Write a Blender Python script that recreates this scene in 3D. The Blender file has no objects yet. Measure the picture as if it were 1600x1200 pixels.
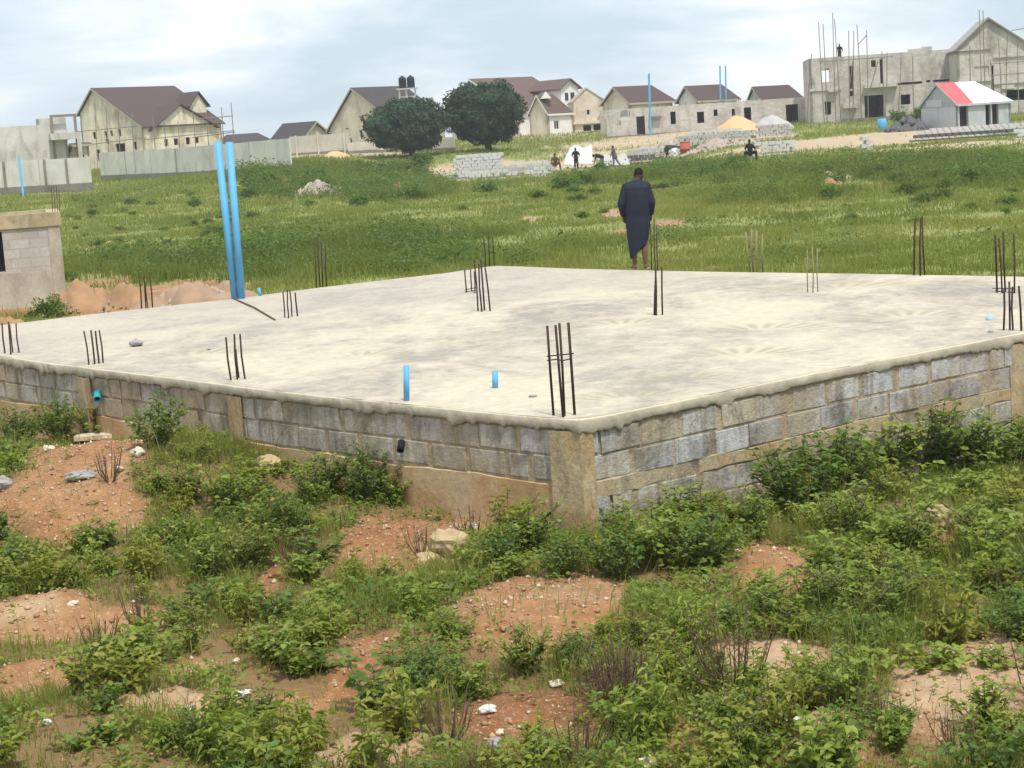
import bpy, math, random
import numpy as np
from mathutils import Vector, Matrix

random.seed(7)
RNG = np.random.default_rng(11)
S = bpy.context.scene
COL = S.collection
D2R = math.radians

# ------------------------------------------------------------------ camera
FPX = 2700.0                      # focal length in photo pixels (1600 wide)
TH = math.atan(0.0661)            # roll
HY0 = 207.0                       # horizon row at the picture's middle
PIT = math.atan((600 - HY0) * math.cos(TH) / FPX)
CAMZ = 2.4                        # slab top is z = 0
FWD = np.array([0, math.cos(PIT), -math.sin(PIT)])
U0 = np.array([0, math.sin(PIT), math.cos(PIT)])
XW = np.array([1.0, 0, 0])
RGT = math.cos(TH) * XW - math.sin(TH) * U0
UPV = math.sin(TH) * XW + math.cos(TH) * U0
CAM = np.array([0, 0, CAMZ])

def ray(px, py):
    return FWD * FPX + RGT * (px - 800) - UPV * (py - 600)
def at(px, py, Y):                # the point of that sight line at distance Y
    r = ray(px, py); return CAM + r * (Y / r[1])
def on_z(px, py, z=0.0):
    r = ray(px, py); return CAM + r * ((z - CAMZ) / r[2])

cd = bpy.data.cameras.new('camera'); cam = bpy.data.objects.new('camera', cd); COL.objects.link(cam)
cd.sensor_width = 36; cd.lens = FPX / 1600 * 36; cd.clip_end = 8000; cd.clip_start = 0.1
m = Matrix.Identity(4)
for i in range(3):
    m[i][0], m[i][1], m[i][2], m[i][3] = RGT[i], UPV[i], -FWD[i], CAM[i]
cam.matrix_world = m
S.camera = cam

# ------------------------------------------------------------------ numpy noise
def vnoise(x, y, seed=0):
    x = np.asarray(x, float); y = np.asarray(y, float)
    xi = np.floor(x).astype(np.int64); yi = np.floor(y).astype(np.int64)
    fx = x - xi; fy = y - yi
    fx = fx * fx * (3 - 2 * fx); fy = fy * fy * (3 - 2 * fy)
    def h(a, b):
        n = (a * 374761393 + b * 668265263 + seed * 974634777) & 0xffffffff
        n = ((n ^ (n >> 13)) * 1274126177) & 0xffffffff
        n = (n ^ (n >> 16)) & 0xffffff
        return n / float(0xffffff)
    return ((h(xi, yi) * (1 - fx) + h(xi + 1, yi) * fx) * (1 - fy)
            + (h(xi, yi + 1) * (1 - fx) + h(xi + 1, yi + 1) * fx) * fy) * 2 - 1
def fbm(x, y, sc, oct=3, seed=0, gain=0.5):
    s = 0; a = 1; f = 1.0 / sc
    for o in range(oct):
        s = s + a * vnoise(np.asarray(x) * f + 17.3 * o, np.asarray(y) * f - 9.1 * o, seed + o); a *= gain; f *= 2.03
    return s
def sst(a, b, x):
    t = np.clip((x - a) / (b - a), 0, 1); return t * t * (3 - 2 * t)

# ------------------------------------------------------------------ tagging, meshes
def tag(o, label=None, cat=None, group=None, kind=None):
    if label: o['label'] = label
    if cat: o['category'] = cat
    if group: o['group'] = group
    if kind: o['kind'] = kind
    return o
def empty(name, loc, label=None, cat=None, group=None, rz=0):
    o = bpy.data.objects.new(name, None); COL.objects.link(o)
    o.empty_display_size = 0.2
    o.location = Vector([float(v) for v in loc]); o.rotation_euler = (0, 0, rz)
    return tag(o, label, cat, group)
def np_mesh(name, V, F, mat, parent=None, attrs=None, smooth=False, uv=None):
    """V (n,3), F (m,k) uniform faces"""
    V = np.asarray(V, np.float32); F = np.asarray(F, np.int32)
    me = bpy.data.meshes.new(name); k = F.shape[1]
    me.vertices.add(len(V)); me.vertices.foreach_set('co', V.ravel())
    me.loops.add(F.size); me.loops.foreach_set('vertex_index', F.ravel())
    me.polygons.add(len(F)); me.polygons.foreach_set('loop_start', np.arange(0, F.size, k, dtype=np.int32))
    try: me.polygons.foreach_set('loop_total', np.full(len(F), k, np.int32))
    except Exception: pass
    me.update(calc_edges=True)
    if smooth: me.polygons.foreach_set('use_smooth', np.ones(len(F), bool))
    for an, av in (attrs or {}).items():
        av = np.asarray(av, np.float32)
        if av.ndim == 1:
            a = me.attributes.new(an, 'FLOAT', 'POINT'); a.data.foreach_set('value', av)
        else:
            a = me.attributes.new(an, 'FLOAT_COLOR', 'POINT')
            a.data.foreach_set('color', np.c_[av, np.ones(len(av))].astype(np.float32).ravel())
    if mat: me.materials.append(mat)
    o = bpy.data.objects.new(name, me); COL.objects.link(o)
    if parent: o.parent = parent
    return o
def copy_tree(o, parent=None):
    c = o.copy(); COL.objects.link(c)
    if parent: c.parent = parent
    for ch in o.children: copy_tree(ch, c)
    return c

class MB:
    def __init__(s): s.V = []; s.F = []; s.U = []; s.C = []; s.c = (1, 1, 1)
    def add(s, vs, fs, uvs=None):
        b = len(s.V); s.V += [tuple(float(q) for q in v) for v in vs]; s.C += [s.c] * len(vs)
        for i, f in enumerate(fs):
            s.F.append([b + j for j in f]); s.U.append(uvs[i] if uvs else None)
    def quad(s, a, b, c, d, uv=None): s.add([a, b, c, d], [(0, 1, 2, 3)], [uv] if uv else None)
    def box(s, c, sz, rz=0, ax=None):
        if ax is None: ax = (np.array([math.cos(rz), math.sin(rz), 0]), np.array([-math.sin(rz), math.cos(rz), 0]), np.array([0, 0, 1.0]))
        c = np.array(c, float); vs = []
        for k in (-1, 1):
            for j in (-1, 1):
                for i in (-1, 1):
                    vs.append(c + ax[0] * i * sz[0] / 2 + ax[1] * j * sz[1] / 2 + ax[2] * k * sz[2] / 2)
        s.add(vs, [(0, 2, 3, 1), (4, 5, 7, 6), (0, 1, 5, 4), (2, 6, 7, 3), (0, 4, 6, 2), (1, 3, 7, 5)])
    def tube(s, pts, r, n=8, cap=True):
        pts = [np.array(p, float) for p in pts]; rs = r if isinstance(r, (list, tuple)) else [r] * len(pts)
        vs = []; fs = []
        for i, p in enumerate(pts):
            t = pts[min(i + 1, len(pts) - 1)] - pts[max(i - 1, 0)]; t = t / (np.linalg.norm(t) + 1e-9)
            a = np.cross(t, [0.3, 0.95, 0.1] if abs(t[2]) > 0.7 else [0, 0, 1.0]); a /= np.linalg.norm(a); b = np.cross(t, a)
            for k in range(n):
                w = 2 * math.pi * k / n; vs.append(p + (a * math.cos(w) + b * math.sin(w)) * rs[i])
        for i in range(len(pts) - 1):
            for k in range(n):
                k2 = (k + 1) % n; fs.append((i * n + k, i * n + k2, (i + 1) * n + k2, (i + 1) * n + k))
        if cap:
            fs.append(tuple(range(n - 1, -1, -1))); fs.append(tuple((len(pts) - 1) * n + k for k in range(n)))
        s.add(vs, fs)
    def pipe(s, p0, p1, ro, ri, n=20):          # open hollow pipe
        p0 = np.array(p0, float); p1 = np.array(p1, float); t = (p1 - p0) / np.linalg.norm(p1 - p0)
        a = np.cross(t, [0, 1.0, 0]) if abs(t[1]) < .9 else np.cross(t, [1.0, 0, 0]); a /= np.linalg.norm(a); b = np.cross(t, a)
        vs = []
        for (p, r) in ((p0, ro), (p1, ro), (p1, ri), (p0, ri)):
            for k in range(n):
                w = 2 * math.pi * k / n; vs.append(p + (a * math.cos(w) + b * math.sin(w)) * r)
        fs = []
        for i in range(4):
            for k in range(n):
                k2 = (k + 1) % n; j = (i + 1) % 4; fs.append((i * n + k, i * n + k2, j * n + k2, j * n + k))
        s.add(vs, fs)
    def ball(s, c, r, nu=10, nv=7, ax=None):
        c = np.array(c, float); r = np.array(r if hasattr(r, '__len__') else (r, r, r), float)
        A = np.eye(3) if ax is None else np.array(ax)
        vs = [c + A.T @ (np.array([0, 0, 1.0]) * r)]
        for j in range(1, nv):
            t = math.pi * j / nv
            for i in range(nu):
                w = 2 * math.pi * i / nu
                vs.append(c + A.T @ (np.array([math.sin(t) * math.cos(w), math.sin(t) * math.sin(w), math.cos(t)]) * r))
        vs.append(c + A.T @ (np.array([0, 0, -1.0]) * r)); fs = []
        for i in range(nu):
            fs.append((0, 1 + i, 1 + (i + 1) % nu))
            for j in range(nv - 2):
                a0 = 1 + j * nu + i; a1 = 1 + j * nu + (i + 1) % nu; fs.append((a0, a0 + nu, a1 + nu, a1))
            fs.append((len(vs) - 1, 1 + (nv - 2) * nu + (i + 1) % nu, 1 + (nv - 2) * nu + i))
        s.add(vs, fs)
    def limb(s, pts, rs, n=10):                 # closed tapered segments with balls at the joints
        for i, p in enumerate(pts):
            s.ball(p, rs[i], n, 8)
            if i + 1 < len(pts): s.tube([p, pts[i + 1]], [rs[i], rs[i + 1]], n)
    def prism(s, poly, d):                      # 3D polygon pushed along d
        n = len(poly); d = np.array(d, float); vs = [np.array(p, float) for p in poly]; vs += [v + d for v in vs]
        fs = [tuple(range(n)), tuple(range(2 * n - 1, n - 1, -1))]
        for i in range(n): j = (i + 1) % n; fs.append((i, i + n, j + n, j))
        s.add(vs, fs)
    def build(s, name, mat, parent=None, smooth=False, col=False):
        o0 = np.array(parent.matrix_basis.translation) if parent and parent.type == 'EMPTY' else np.zeros(3)
        if parent and parent.parent: o0 = np.array(parent.parent.matrix_basis.translation) if parent.parent.type == 'EMPTY' else o0
        me = bpy.data.meshes.new(name)
        me.from_pydata([tuple(np.array(v) - o0) for v in s.V], [], s.F); me.update()
        if any(u is not None for u in s.U):
            ul = me.uv_layers.new(name='UVMap')
            for p, u in zip(me.polygons, s.U):
                if u:
                    for li, q in zip(p.loop_indices, u): ul.data[li].uv = q
        if col:
            a = me.attributes.new('tint', 'FLOAT_COLOR', 'POINT')
            a.data.foreach_set('color', np.array([(*c, 1) for c in s.C], np.float32).ravel())
        if smooth:
            for p in me.polygons: p.use_smooth = True
        if mat: me.materials.append(mat)
        o = bpy.data.objects.new(name, me); COL.objects.link(o)
        if parent: o.parent = parent
        return o

# ------------------------------------------------------------------ materials
class NT:
    def __init__(s, name):
        s.m = bpy.data.materials.new(name); s.m.use_nodes = True; s.t = s.m.node_tree; s.t.nodes.clear()
        s.out = s.n('ShaderNodeOutputMaterial'); s.b = s.n('ShaderNodeBsdfPrincipled')
        s.l(s.b.outputs[0], s.out.inputs[0]); s.b.inputs['Roughness'].default_value = .85
        s.b.inputs['Specular IOR Level'].default_value = .25
    def n(s, t, **kw):
        q = s.t.nodes.new(t)
        for k, v in kw.items(): setattr(q, k, v)
        return q
    def l(s, a, b): s.t.links.new(a, b)
    def val(s, sock, v):
        if hasattr(v, 'is_output'): s.l(v, sock)
        else: sock.default_value = v
    def pos(s): return s.n('ShaderNodeNewGeometry').outputs['Position']
    def objc(s): return s.n('ShaderNodeTexCoord').outputs['Object']
    def uv(s): return s.n('ShaderNodeTexCoord').outputs['UV']
    def attr(s, name, o='Fac'): return s.n('ShaderNodeAttribute', attribute_name=name).outputs[o]
    def mapv(s, v, scale):
        q = s.n('ShaderNodeMapping'); s.l(v, q.inputs[0]); q.inputs['Scale'].default_value = scale; return q.outputs[0]
    def noise(s, v, sc, det=4, rough=.55, dist=0, o='Fac'):
        q = s.n('ShaderNodeTexNoise'); s.l(v, q.inputs['Vector']); q.inputs['Scale'].default_value = sc
        q.inputs['Detail'].default_value = det; q.inputs['Roughness'].default_value = rough; q.inputs['Distortion'].default_value = dist
        return q.outputs[o]
    def ramp(s, f, pts):
        q = s.n('ShaderNodeValToRGB'); s.l(f, q.inputs[0]); e = q.color_ramp.elements
        while len(e) < len(pts): e.new(.5)
        for i, (p, c) in enumerate(pts):
            e[i].position = p; e[i].color = (*c, 1) if hasattr(c, '__len__') else (c, c, c, 1)
        return q.outputs[0]
    def mix(s, f, a, b, mode='MIX'):
        q = s.n('ShaderNodeMix', data_type='RGBA', blend_type=mode)
        s.val(q.inputs[0], f)
        for i, v in ((6, a), (7, b)):
            if hasattr(v, 'is_output'): s.l(v, q.inputs[i])
            else: q.inputs[i].default_value = (*v, 1)
        return q.outputs[2]
    def math(s, op, a, b=0.0, c=None, clamp=False):
        q = s.n('ShaderNodeMath', operation=op, use_clamp=clamp); s.val(q.inputs[0], a); s.val(q.inputs[1], b)
        if c is not None: s.val(q.inputs[2], c)
        return q.outputs[0]
    def bump(s, h, st=.3, d=.02):
        q = s.n('ShaderNodeBump'); s.l(h, q.inputs['Height']); q.inputs['Strength'].default_value = st; q.inputs['Distance'].default_value = d
        s.l(q.outputs[0], s.b.inputs['Normal'])
    def col(s, c): s.val(s.b.inputs['Base Color'], c if hasattr(c, 'is_output') else (*c, 1)); return s

def m_plain(name, c, rough=.8, var=.25, sc=6, metal=0, spec=.25):
    t = NT(name); n = t.noise(t.objc(), sc, 5)
    t.col(t.mix(n, tuple(q * (1 - var) for q in c), tuple(min(1, q * (1 + var)) for q in c)))
    t.b.inputs['Roughness'].default_value = rough; t.b.inputs['Metallic'].default_value = metal
    t.b.inputs['Specular IOR Level'].default_value = spec
    return t.m

def m_stained(name, c, stain, amt=.6, blocks=None, mortar=(.3, .26, .2), sc=.5):
    """rendered or raw block wall with soft vertical runs of damp; blocks = (w, h) gives coursing from the uv"""
    t = NT(name); p = t.pos()
    runs = t.noise(t.mapv(p, (.75, .75, .30)), sc * 2.0, 6, .68, .6)
    cloud = t.noise(p, sc, 5, .6)
    f = t.math('MULTIPLY', t.ramp(runs, [(.48, 0), (.72, 1)]), amt)
    base = t.mix(t.ramp(cloud, [(.3, 0), (.7, 1)]), tuple(q * .86 for q in c), tuple(min(1, q * 1.1) for q in c))
    k = t.mix(f, base, stain)
    if blocks:
        q = t.n('ShaderNodeTexBrick'); t.l(t.uv(), q.inputs['Vector'])
        q.inputs['Scale'].default_value = 1; q.inputs['Brick Width'].default_value = blocks[0]; q.inputs['Row Height'].default_value = blocks[1]
        q.inputs['Mortar Size'].default_value = .016; q.inputs['Mortar Smooth'].default_value = .4
        q.inputs['Color1'].default_value = (.78, .78, .78, 1); q.inputs['Color2'].default_value = (1.05, 1.05, 1.08, 1); q.inputs['Mortar'].default_value = (.8, .72, .6, 1)
        k = t.mix(.75, k, q.outputs['Color'], 'MULTIPLY')
    fine = t.noise(p, 14, 4, .7)
    k = t.mix(.35, k, t.ramp(fine, [(.25, .55), (.75, 1.25)]), 'MULTIPLY')
    t.col(k); t.bump(fine, .4, .01); t.b.inputs['Roughness'].default_value = .92
    return t.m

def m_leaf(name, stops, trans=.45, rough=.5):
    t = NT(name); tone = t.attr('tone'); trans = .5 if 'grass' in name else trans; ob = t.n('ShaderNodeObjectInfo').outputs['Random']
    f = t.math('ADD', t.math('MULTIPLY', tone, .8), t.math('MULTIPLY', ob, .2))
    c = t.ramp(f, stops); t.col(c); t.b.inputs['Roughness'].default_value = rough; t.b.inputs['Specular IOR Level'].default_value = .3
    tr = t.n('ShaderNodeBsdfTranslucent'); t.l(t.mix(.6, c, (1.3, 1.25, .45), 'MULTIPLY'), tr.inputs[0])
    mx = t.n('ShaderNodeMixShader'); mx.inputs[0].default_value = trans
    t.l(t.b.outputs[0], mx.inputs[1]); t.l(tr.outputs[0], mx.inputs[2]); t.l(mx.outputs[0], t.out.inputs[0])
    return t.m

LEAF_STOPS = [(0, (.10, .16, .028)), (.35, (.185, .265, .042)), (.7, (.28, .345, .065)), (.93, (.37, .40, .095)), (1, (.40, .31, .11))]
M = dict(
    leaf=m_leaf('weed_leaf', LEAF_STOPS),
    leaf_dark=m_leaf('dark_leaf', [(0, (.075, .135, .030)), (.5, (.135, .22, .045)), (1, (.22, .29, .06))]),
    leaf_yellow=m_leaf('yellowish_leaf', [(0, (.15, .20, .032)), (.5, (.25, .30, .05)), (1, (.38, .36, .085))]),
    grass=m_leaf('grass_blade', [(0, (.125, .17, .038)), (.45, (.235, .268, .066)), (.8, (.29, .30, .09)), (1, (.32, .28, .12))]),
    weedfar=m_leaf('field_weed', [(0, (.08, .135, .032)), (.5, (.13, .20, .048)), (1, (.20, .26, .07))]),
    tree=m_leaf('mango_leaf', [(0, (.042, .080, .048)), (.5, (.058, .105, .058)), (1, (.085, .14, .062))], .2, .6),
    stem=m_plain('stem', (.12, .10, .05), .8),
    twig=m_plain('dry_twig', (.13, .085, .055), .9),
    bark=m_plain('bark', (.05, .04, .03), .95, .4),
    rebar=m_plain('rusted_steel', (.050, .030, .022), .75, .5, 20),
    bamboo=m_plain('weathered_pole', (.22, .19, .15), .85, .3),
    palepole=m_plain('pale_pole', (.24, .21, .135), .85, .3),
    blue=m_plain('blue_pvc', (.11, .38, .66), .55, .22, 2.2, 0, .35),
    bluedark=m_plain('blue_bore_shade_and_lid', (.03, .12, .25), .6),  # darkened pipe blue: painted shade in the bores, also the barrel lid
    teal=m_plain('teal_pvc', (.02, .30, .36), .5),
    paleblue=m_plain('pale_blue_pvc', (.30, .52, .68), .5),
    conc=m_stained('tan_concrete', (.45, .37, .235), (.20, .165, .105), .8, None, sc=1.7),
    greywall=m_stained('grey_blockwork', (.58, .555, .51), (.25, .225, .19), .75, (.46, .235)),
    greyren=m_stained('grey_render', (.58, .56, .52), (.24, .22, .19), .7),
    cream=m_stained('cream_render', (.76, .685, .535), (.30, .21, .13), .85),
    beige=m_stained('beige_render', (.70, .62, .50), (.38, .27, .17), .65),
    white=m_stained('white_render', (.78, .77, .74), (.55, .5, .45), .35),
    fence=m_stained('precast_panel', (.66, .64, .59), (.36, .335, .29), .6),
    fencecream=m_stained('cream_panel', (.60, .57, .49), (.36, .33, .27), .4),
    fencebase=m_stained('damp_footing', (.24, .23, .20), (.11, .11, .08), .7),
    roofbrown=m_plain('brown_roof_sheet', (.082, .056, .052), .7, .18, 2),
    roofred=m_plain('red_brown_roof_sheet', (.125, .080, .068), .7, .15, 2),
    roofdark=m_plain('dark_roof_sheet', (.055, .047, .048), .7, .18, 2),
    roofgrey=m_plain('grey_roof_sheet', (.34, .32, .29), .6, .2, 2),
    fascia=m_plain('fascia_board', (.42, .36, .28), .8, .2),
    fasciawhite=m_plain('white_fascia', (.72, .70, .66), .7, .1),
    glass=m_plain('dark_window', (.02, .022, .026), .15, .2, 2, 0, .5),
    void=m_plain('dark_door_and_bore_shade', (.025, .022, .02), .9),  # near black for kiosk doors and for painted shade in wall pipe bores
    tank=m_plain('black_tank', (.014, .018, .022), .45, .2),
    galv=m_plain('galvanised_steel', (.55, .57, .58), .5, .15, 8, .3),
    zinc=m_stained('zinc_sheet', (.46, .50, .51), (.22, .25, .26), .5, None, sc=.9),
    redsheet=m_plain('red_roof_sheet', (.72, .12, .13), .55, .12),
    whitesheet=m_plain('white_roof_sheet', (.74, .76, .77), .5, .1),
    sheetwhite=m_plain('white_tarpaulin', (.58, .59, .61), .6, .15),
    block=m_plain('sandcrete_block', (.43, .42, .40), .95, .3, 9),
    blockpale=m_plain('pale_sandcrete_block', (.56, .55, .53), .95, .2, 9),
    blockdark=m_plain('fresh_wet_block', (.11, .11, .11), .9, .3, 9),
    rubble=m_plain('rubble', (.36, .30, .25), .95, .45, 4),
    pinksoil=m_plain('excavated_soil', (.33, .225, .15), .95, .45, 2.5),
    orangesoil=m_plain('orange_soil', (.34, .205, .115), .95, .4, 2.2),
    sand=m_plain('orange_sand', (.62, .40, .22), .95, .12, 5),
    greysand=m_plain('grey_gravel', (.42, .41, .40), .95, .2, 8),
    rockgrey=m_plain('grey_stone', (.30, .29, .29), .9, .35, 7),
    rocktan=m_plain('tan_stone', (.42, .315, .19), .92, .45, 5),
    rockwhite=m_plain('whitish_stone', (.56, .49, .40), .92, .2, 9),
    litter=m_plain('white_plastic', (.58, .57, .55), .45, .1),
    skin=m_plain('dark_skin', (.075, .040, .026), .55, .15),
    skinleg=m_plain('brown_skin', (.16, .085, .055), .6, .15),
    hair=m_plain('black_hair', (.008, .007, .007), .8, .2),
    navy=m_plain('navy_cloth', (.021, .026, .043), .9, .2, 9),
    black=m_plain('black_cloth', (.014, .014, .016), .9, .3),
    browncloth=m_plain('brown_cloth', (.11, .06, .04), .9, .3),
    greycloth=m_plain('grey_cloth', (.10, .10, .11), .9, .3),
    sandal=m_plain('pale_sandal', (.32, .24, .20), .8, .2),
    red=m_plain('faded_red', (.38, .10, .07), .8, .2),
    eye=m_plain('eye_white', (.7, .68, .65), .3, .05),
)

# slab surface: cream screed, grey cement wash in sweeps, fans left by the trowel
def m_slab():
    t = NT('screeded_concrete'); p = t.pos()
    n1 = t.noise(t.mapv(p, (.62, .42, 1)), .85, 8, .66, .7)
    n2 = t.noise(t.mapv(p, (1.4, 1.1, 1)), 2.6, 8, .74, .5)
    n3 = t.noise(p, 9, 6, .75)
    f = t.math('ADD', t.math('MULTIPLY', n1, .62), t.math('MULTIPLY', n2, .38))
    base = t.ramp(f, [(.36, (.56, .505, .39)), (.45, (.52, .465, .365)), (.515, (.435, .39, .32)), (.59, (.31, .285, .25))])
    # broad grey sweep toward the far left edge
    sx = t.n('ShaderNodeSeparateXYZ'); t.l(p, sx.inputs[0])
    q = t.math('ADD', t.math('MULTIPLY', sx.outputs['Y'], .85), t.math('MULTIPLY', sx.outputs['X'], -.42))
    q = t.math('ADD', q, t.math('MULTIPLY', n1, 4.0))
    base = t.mix(t.math('MULTIPLY', t.ramp(t.math('DIVIDE', q, 40), [(.55, 0), (.62, 1)]), .5), base, (.41, .365, .325))
    base = t.mix(.55, base, t.ramp(n3, [(.3, .70), (.7, 1.18)]), 'MULTIPLY')
    hgt = n2
    for (px, py, R, N, rot) in ((985, 628, .95, 26, 1.57), (975, 512, 1.3, 26, 1.9), (1160, 560, 1.1, 24, 1.2), (1190, 520, 1.2, 24, 1.3),
                                (1060, 600, .9, 24, 1.4), (1310, 455, 1.6, 24, 1.5), (1420, 500, 1.3, 24, 1.7), (300, 560, 1.2, 20, 1.6), (560, 560, .9, 22, .6)):
        c = on_z(px, py)
        sb = t.n('ShaderNodeVectorMath', operation='SUBTRACT'); t.l(p, sb.inputs[0]); sb.inputs[1].default_value = (c[0], c[1], 0)
        s2 = t.n('ShaderNodeSeparateXYZ'); t.l(sb.outputs[0], s2.inputs[0])
        ang = t.math('ARCTAN2', s2.outputs['Y'], s2.outputs['X'])
        w = t.math('SINE', t.math('ADD', t.math('MULTIPLY', ang, N), t.math('MULTIPLY', n2, 3.0)))
        ln = t.n('ShaderNodeVectorMath', operation='LENGTH'); t.l(sb.outputs[0], ln.inputs[0])
        ri = t.math('DIVIDE', ln.outputs['Value'], R)
        mk = t.ramp(ri, [(.30, 0), (.42, 1), (.66, .8), (.88, 0)])
        da = t.math('ABSOLUTE', t.math('SUBTRACT', ang, rot))
        mk = t.math('MULTIPLY', mk, t.ramp(t.math('DIVIDE', da, 1.6), [(.55, 1), (.95, 0)]))
        base = t.mix(t.math('MULTIPLY', t.math('MULTIPLY', t.math('ADD', t.math('MULTIPLY', w, .5), .5), mk), .85), base, (.33, .29, .205))
        hgt = t.math('ADD', hgt, t.math('MULTIPLY', t.math('MULTIPLY', w, mk), -.25))
    t.col(base); t.bump(t.math('ADD', hgt, t.math('MULTIPLY', n3, .3)), .35, .03); t.b.inputs['Roughness'].default_value = .9
    return t.m
M['slab'] = m_slab()
def m_rim():
    t = NT('slab_edge_concrete'); p = t.pos(); n = t.noise(p, 5, 6, .7); n2 = t.noise(p, 1.2, 4)
    k = t.mix(n2, (.33, .30, .23), (.45, .405, .31)); k = t.mix(.6, k, t.ramp(n, [(.3, .6), (.7, 1.2)]), 'MULTIPLY')
    sx = t.n('ShaderNodeSeparateXYZ'); t.l(p, sx.inputs[0]); k = t.mix(t.ramp(t.math('ADD', sx.outputs['Z'], 1.0), [(.988, 0), (.994, 1)]), k, (.58, .515, .385))
    t.col(k); t.bump(n, .7, .03); return t.m
M['rim'] = m_rim()
def m_column():
    t = NT('cast_column_concrete'); p = t.pos(); n = t.noise(p, 1.6, 7, .68); n2 = t.noise(t.mapv(p, (3, 3, 1)), 3.5, 6, .7); n3 = t.noise(p, 24, 5, .75)
    k = t.ramp(n, [(.32, (.33, .29, .21)), (.45, (.46, .38, .245)), (.56, (.44, .32, .17)), (.7, (.36, .25, .13))])
    k = t.mix(t.math('MULTIPLY', t.ramp(n2, [(.5, 0), (.66, 1)]), .6), k, (.20, .17, .12)); k = t.mix(.6, k, t.ramp(n3, [(.3, .6), (.7, 1.2)]), 'MULTIPLY')
    t.col(k); t.bump(t.math('ADD', n3, n2), .7, .02); return t.m
M['column'] = m_column()
def m_blocks():
    t = NT('foundation_blockwork'); p = t.pos(); tint = t.attr('tint', 'Color')
    runs = t.noise(t.mapv(p, (5, 5, .8)), 1.5, 7, .72, .5); cl = t.noise(p, .9, 5, .65); fi = t.noise(p, 22, 5, .75)
    k = t.mix(t.math('MULTIPLY', t.ramp(runs, [(.46, 0), (.64, 1)]), .7), tint, (.20, .172, .125))
    k = t.mix(t.math('MULTIPLY', t.ramp(cl, [(.46, 0), (.60, 1)]), .75), k, (.37, .295, .185))
    k = t.mix(t.math('MULTIPLY', t.ramp(t.noise(p, 2.2, 6, .7), [(.50, 0), (.66, 1)]), .75), k, (.125, .105, .085))
    k = t.mix(.5, k, t.ramp(fi, [(.28, .62), (.72, 1.22)]), 'MULTIPLY')
    t.col(k); t.bump(t.math('ADD', fi, t.noise(p, 7, 5, .7)), .9, .022); t.b.inputs['Roughness'].default_value = .95
    return t.m
M['blocks'] = m_blocks()

# ------------------------------------------------------------------ slab outline, terrain
FRONT_L = [(-212, 533), (-100, 545), (0, 557), (60, 565), (118, 572.5), (150, 576.5), (270, 591), (400, 608), (520, 621), (640, 633), (750, 644), (840, 652), (905, 656)]
FRONT_R = [(905, 656), (960, 647), (1100, 619), (1256, 587), (1412, 556), (1600, 520), (1800, 482), (2000, 446)]
BACK_R = [(2000, 446), (2030, 439), (1600, 432), (1412, 428.5), (1100, 424), (912, 420), (772, 415)]
BACK_L = [(772, 415), (700, 426), (500, 449), (362, 467), (250, 479), (150, 490), (0, 508), (-212, 533)]
def poly(pts): return [on_z(*p)[:2] for p in pts]
PFL, PFR, PBR, PBL = map(poly, (FRONT_L, FRONT_R, BACK_R, BACK_L))
OUT = np.array(PFL[:-1] + PFR[:-1] + PBR[:-1] + PBL[:-1])
def inside(x, y, P=OUT, grow=0.0):
    x = np.asarray(x); y = np.asarray(y); c = np.zeros(x.shape, bool); n = len(P)
    if grow:
        cen = P.mean(0); P = cen + (P - cen) * (1 + grow / np.linalg.norm(P - cen, axis=1, keepdims=True))
    for i in range(n):
        x0, y0 = P[i]; x1, y1 = P[(i + 1) % n]
        if y0 == y1: continue
        c ^= ((y0 > y) != (y1 > y)) & (x < (x1 - x0) * (y - y0) / (y1 - y0) + x0)
    return c

COLS = [0, 200, 450, 700, 1000, 1200, 1500]
PROF = [[(80, -1), (110, -.5), (135, .15), (160, .6), (200, 1.0), (400, 1.9)],
        [(80, -1), (120, -.35), (150, .45), (200, 1.1), (400, 1.9)],
        [(92, -1), (110, -.2), (130, .65), (185, 1.5), (220, 1.9), (400, 2.0)],
        [(112, -1.0), (133, -.95), (145, -.7), (165, .85), (215, 2.0), (400, 2.1)],
        [(112, -1.0), (145, -.92), (165, .2), (200, 1.75), (400, 2.1)],
        [(80, -1), (100, -.6), (115, -.27), (140, .43), (160, 1.1), (200, 1.6), (400, 2.1)],
        [(75, -1), (105, -.32), (120, -.12), (130, .5), (175, 1.15), (400, 2.1)]]
BUMPS = []                         # (x, y, amp, sx, sy)
def gb(px, py, z, amp, sx, sy):
    p = on_z(px, py, z); BUMPS.append((p[0], p[1], amp, sx, sy))
gb(140, 745, -.6, .42, 1.15, 1.2); gb(20, 720, -.7, .2, .8, .9)
gb(330, 720, -.7, .26, 1.5, .9); gb(60, 660, -.72, .22, 1.6, .8)
gb(840, 945, -.9, .13, .55, .35); gb(1470, 825, -1.0, .15, .28, .25)
gb(1220, 885, -.98, .10, .4, .35); gb(620, 850, -.97, .10, .5, .4)
gb(60, 955, -.97, .1, .5, .25); gb(60, 1055, -1, .08, .45, .2); gb(260, 1100, -1, .07, .4, .22)
gb(1600, 740, -1.2, -.30, 1.6, 1.5); gb(1250, 1150, -1, .07, .5, .3); gb(560, 1040, -1, .08, .4, .3)
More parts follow.
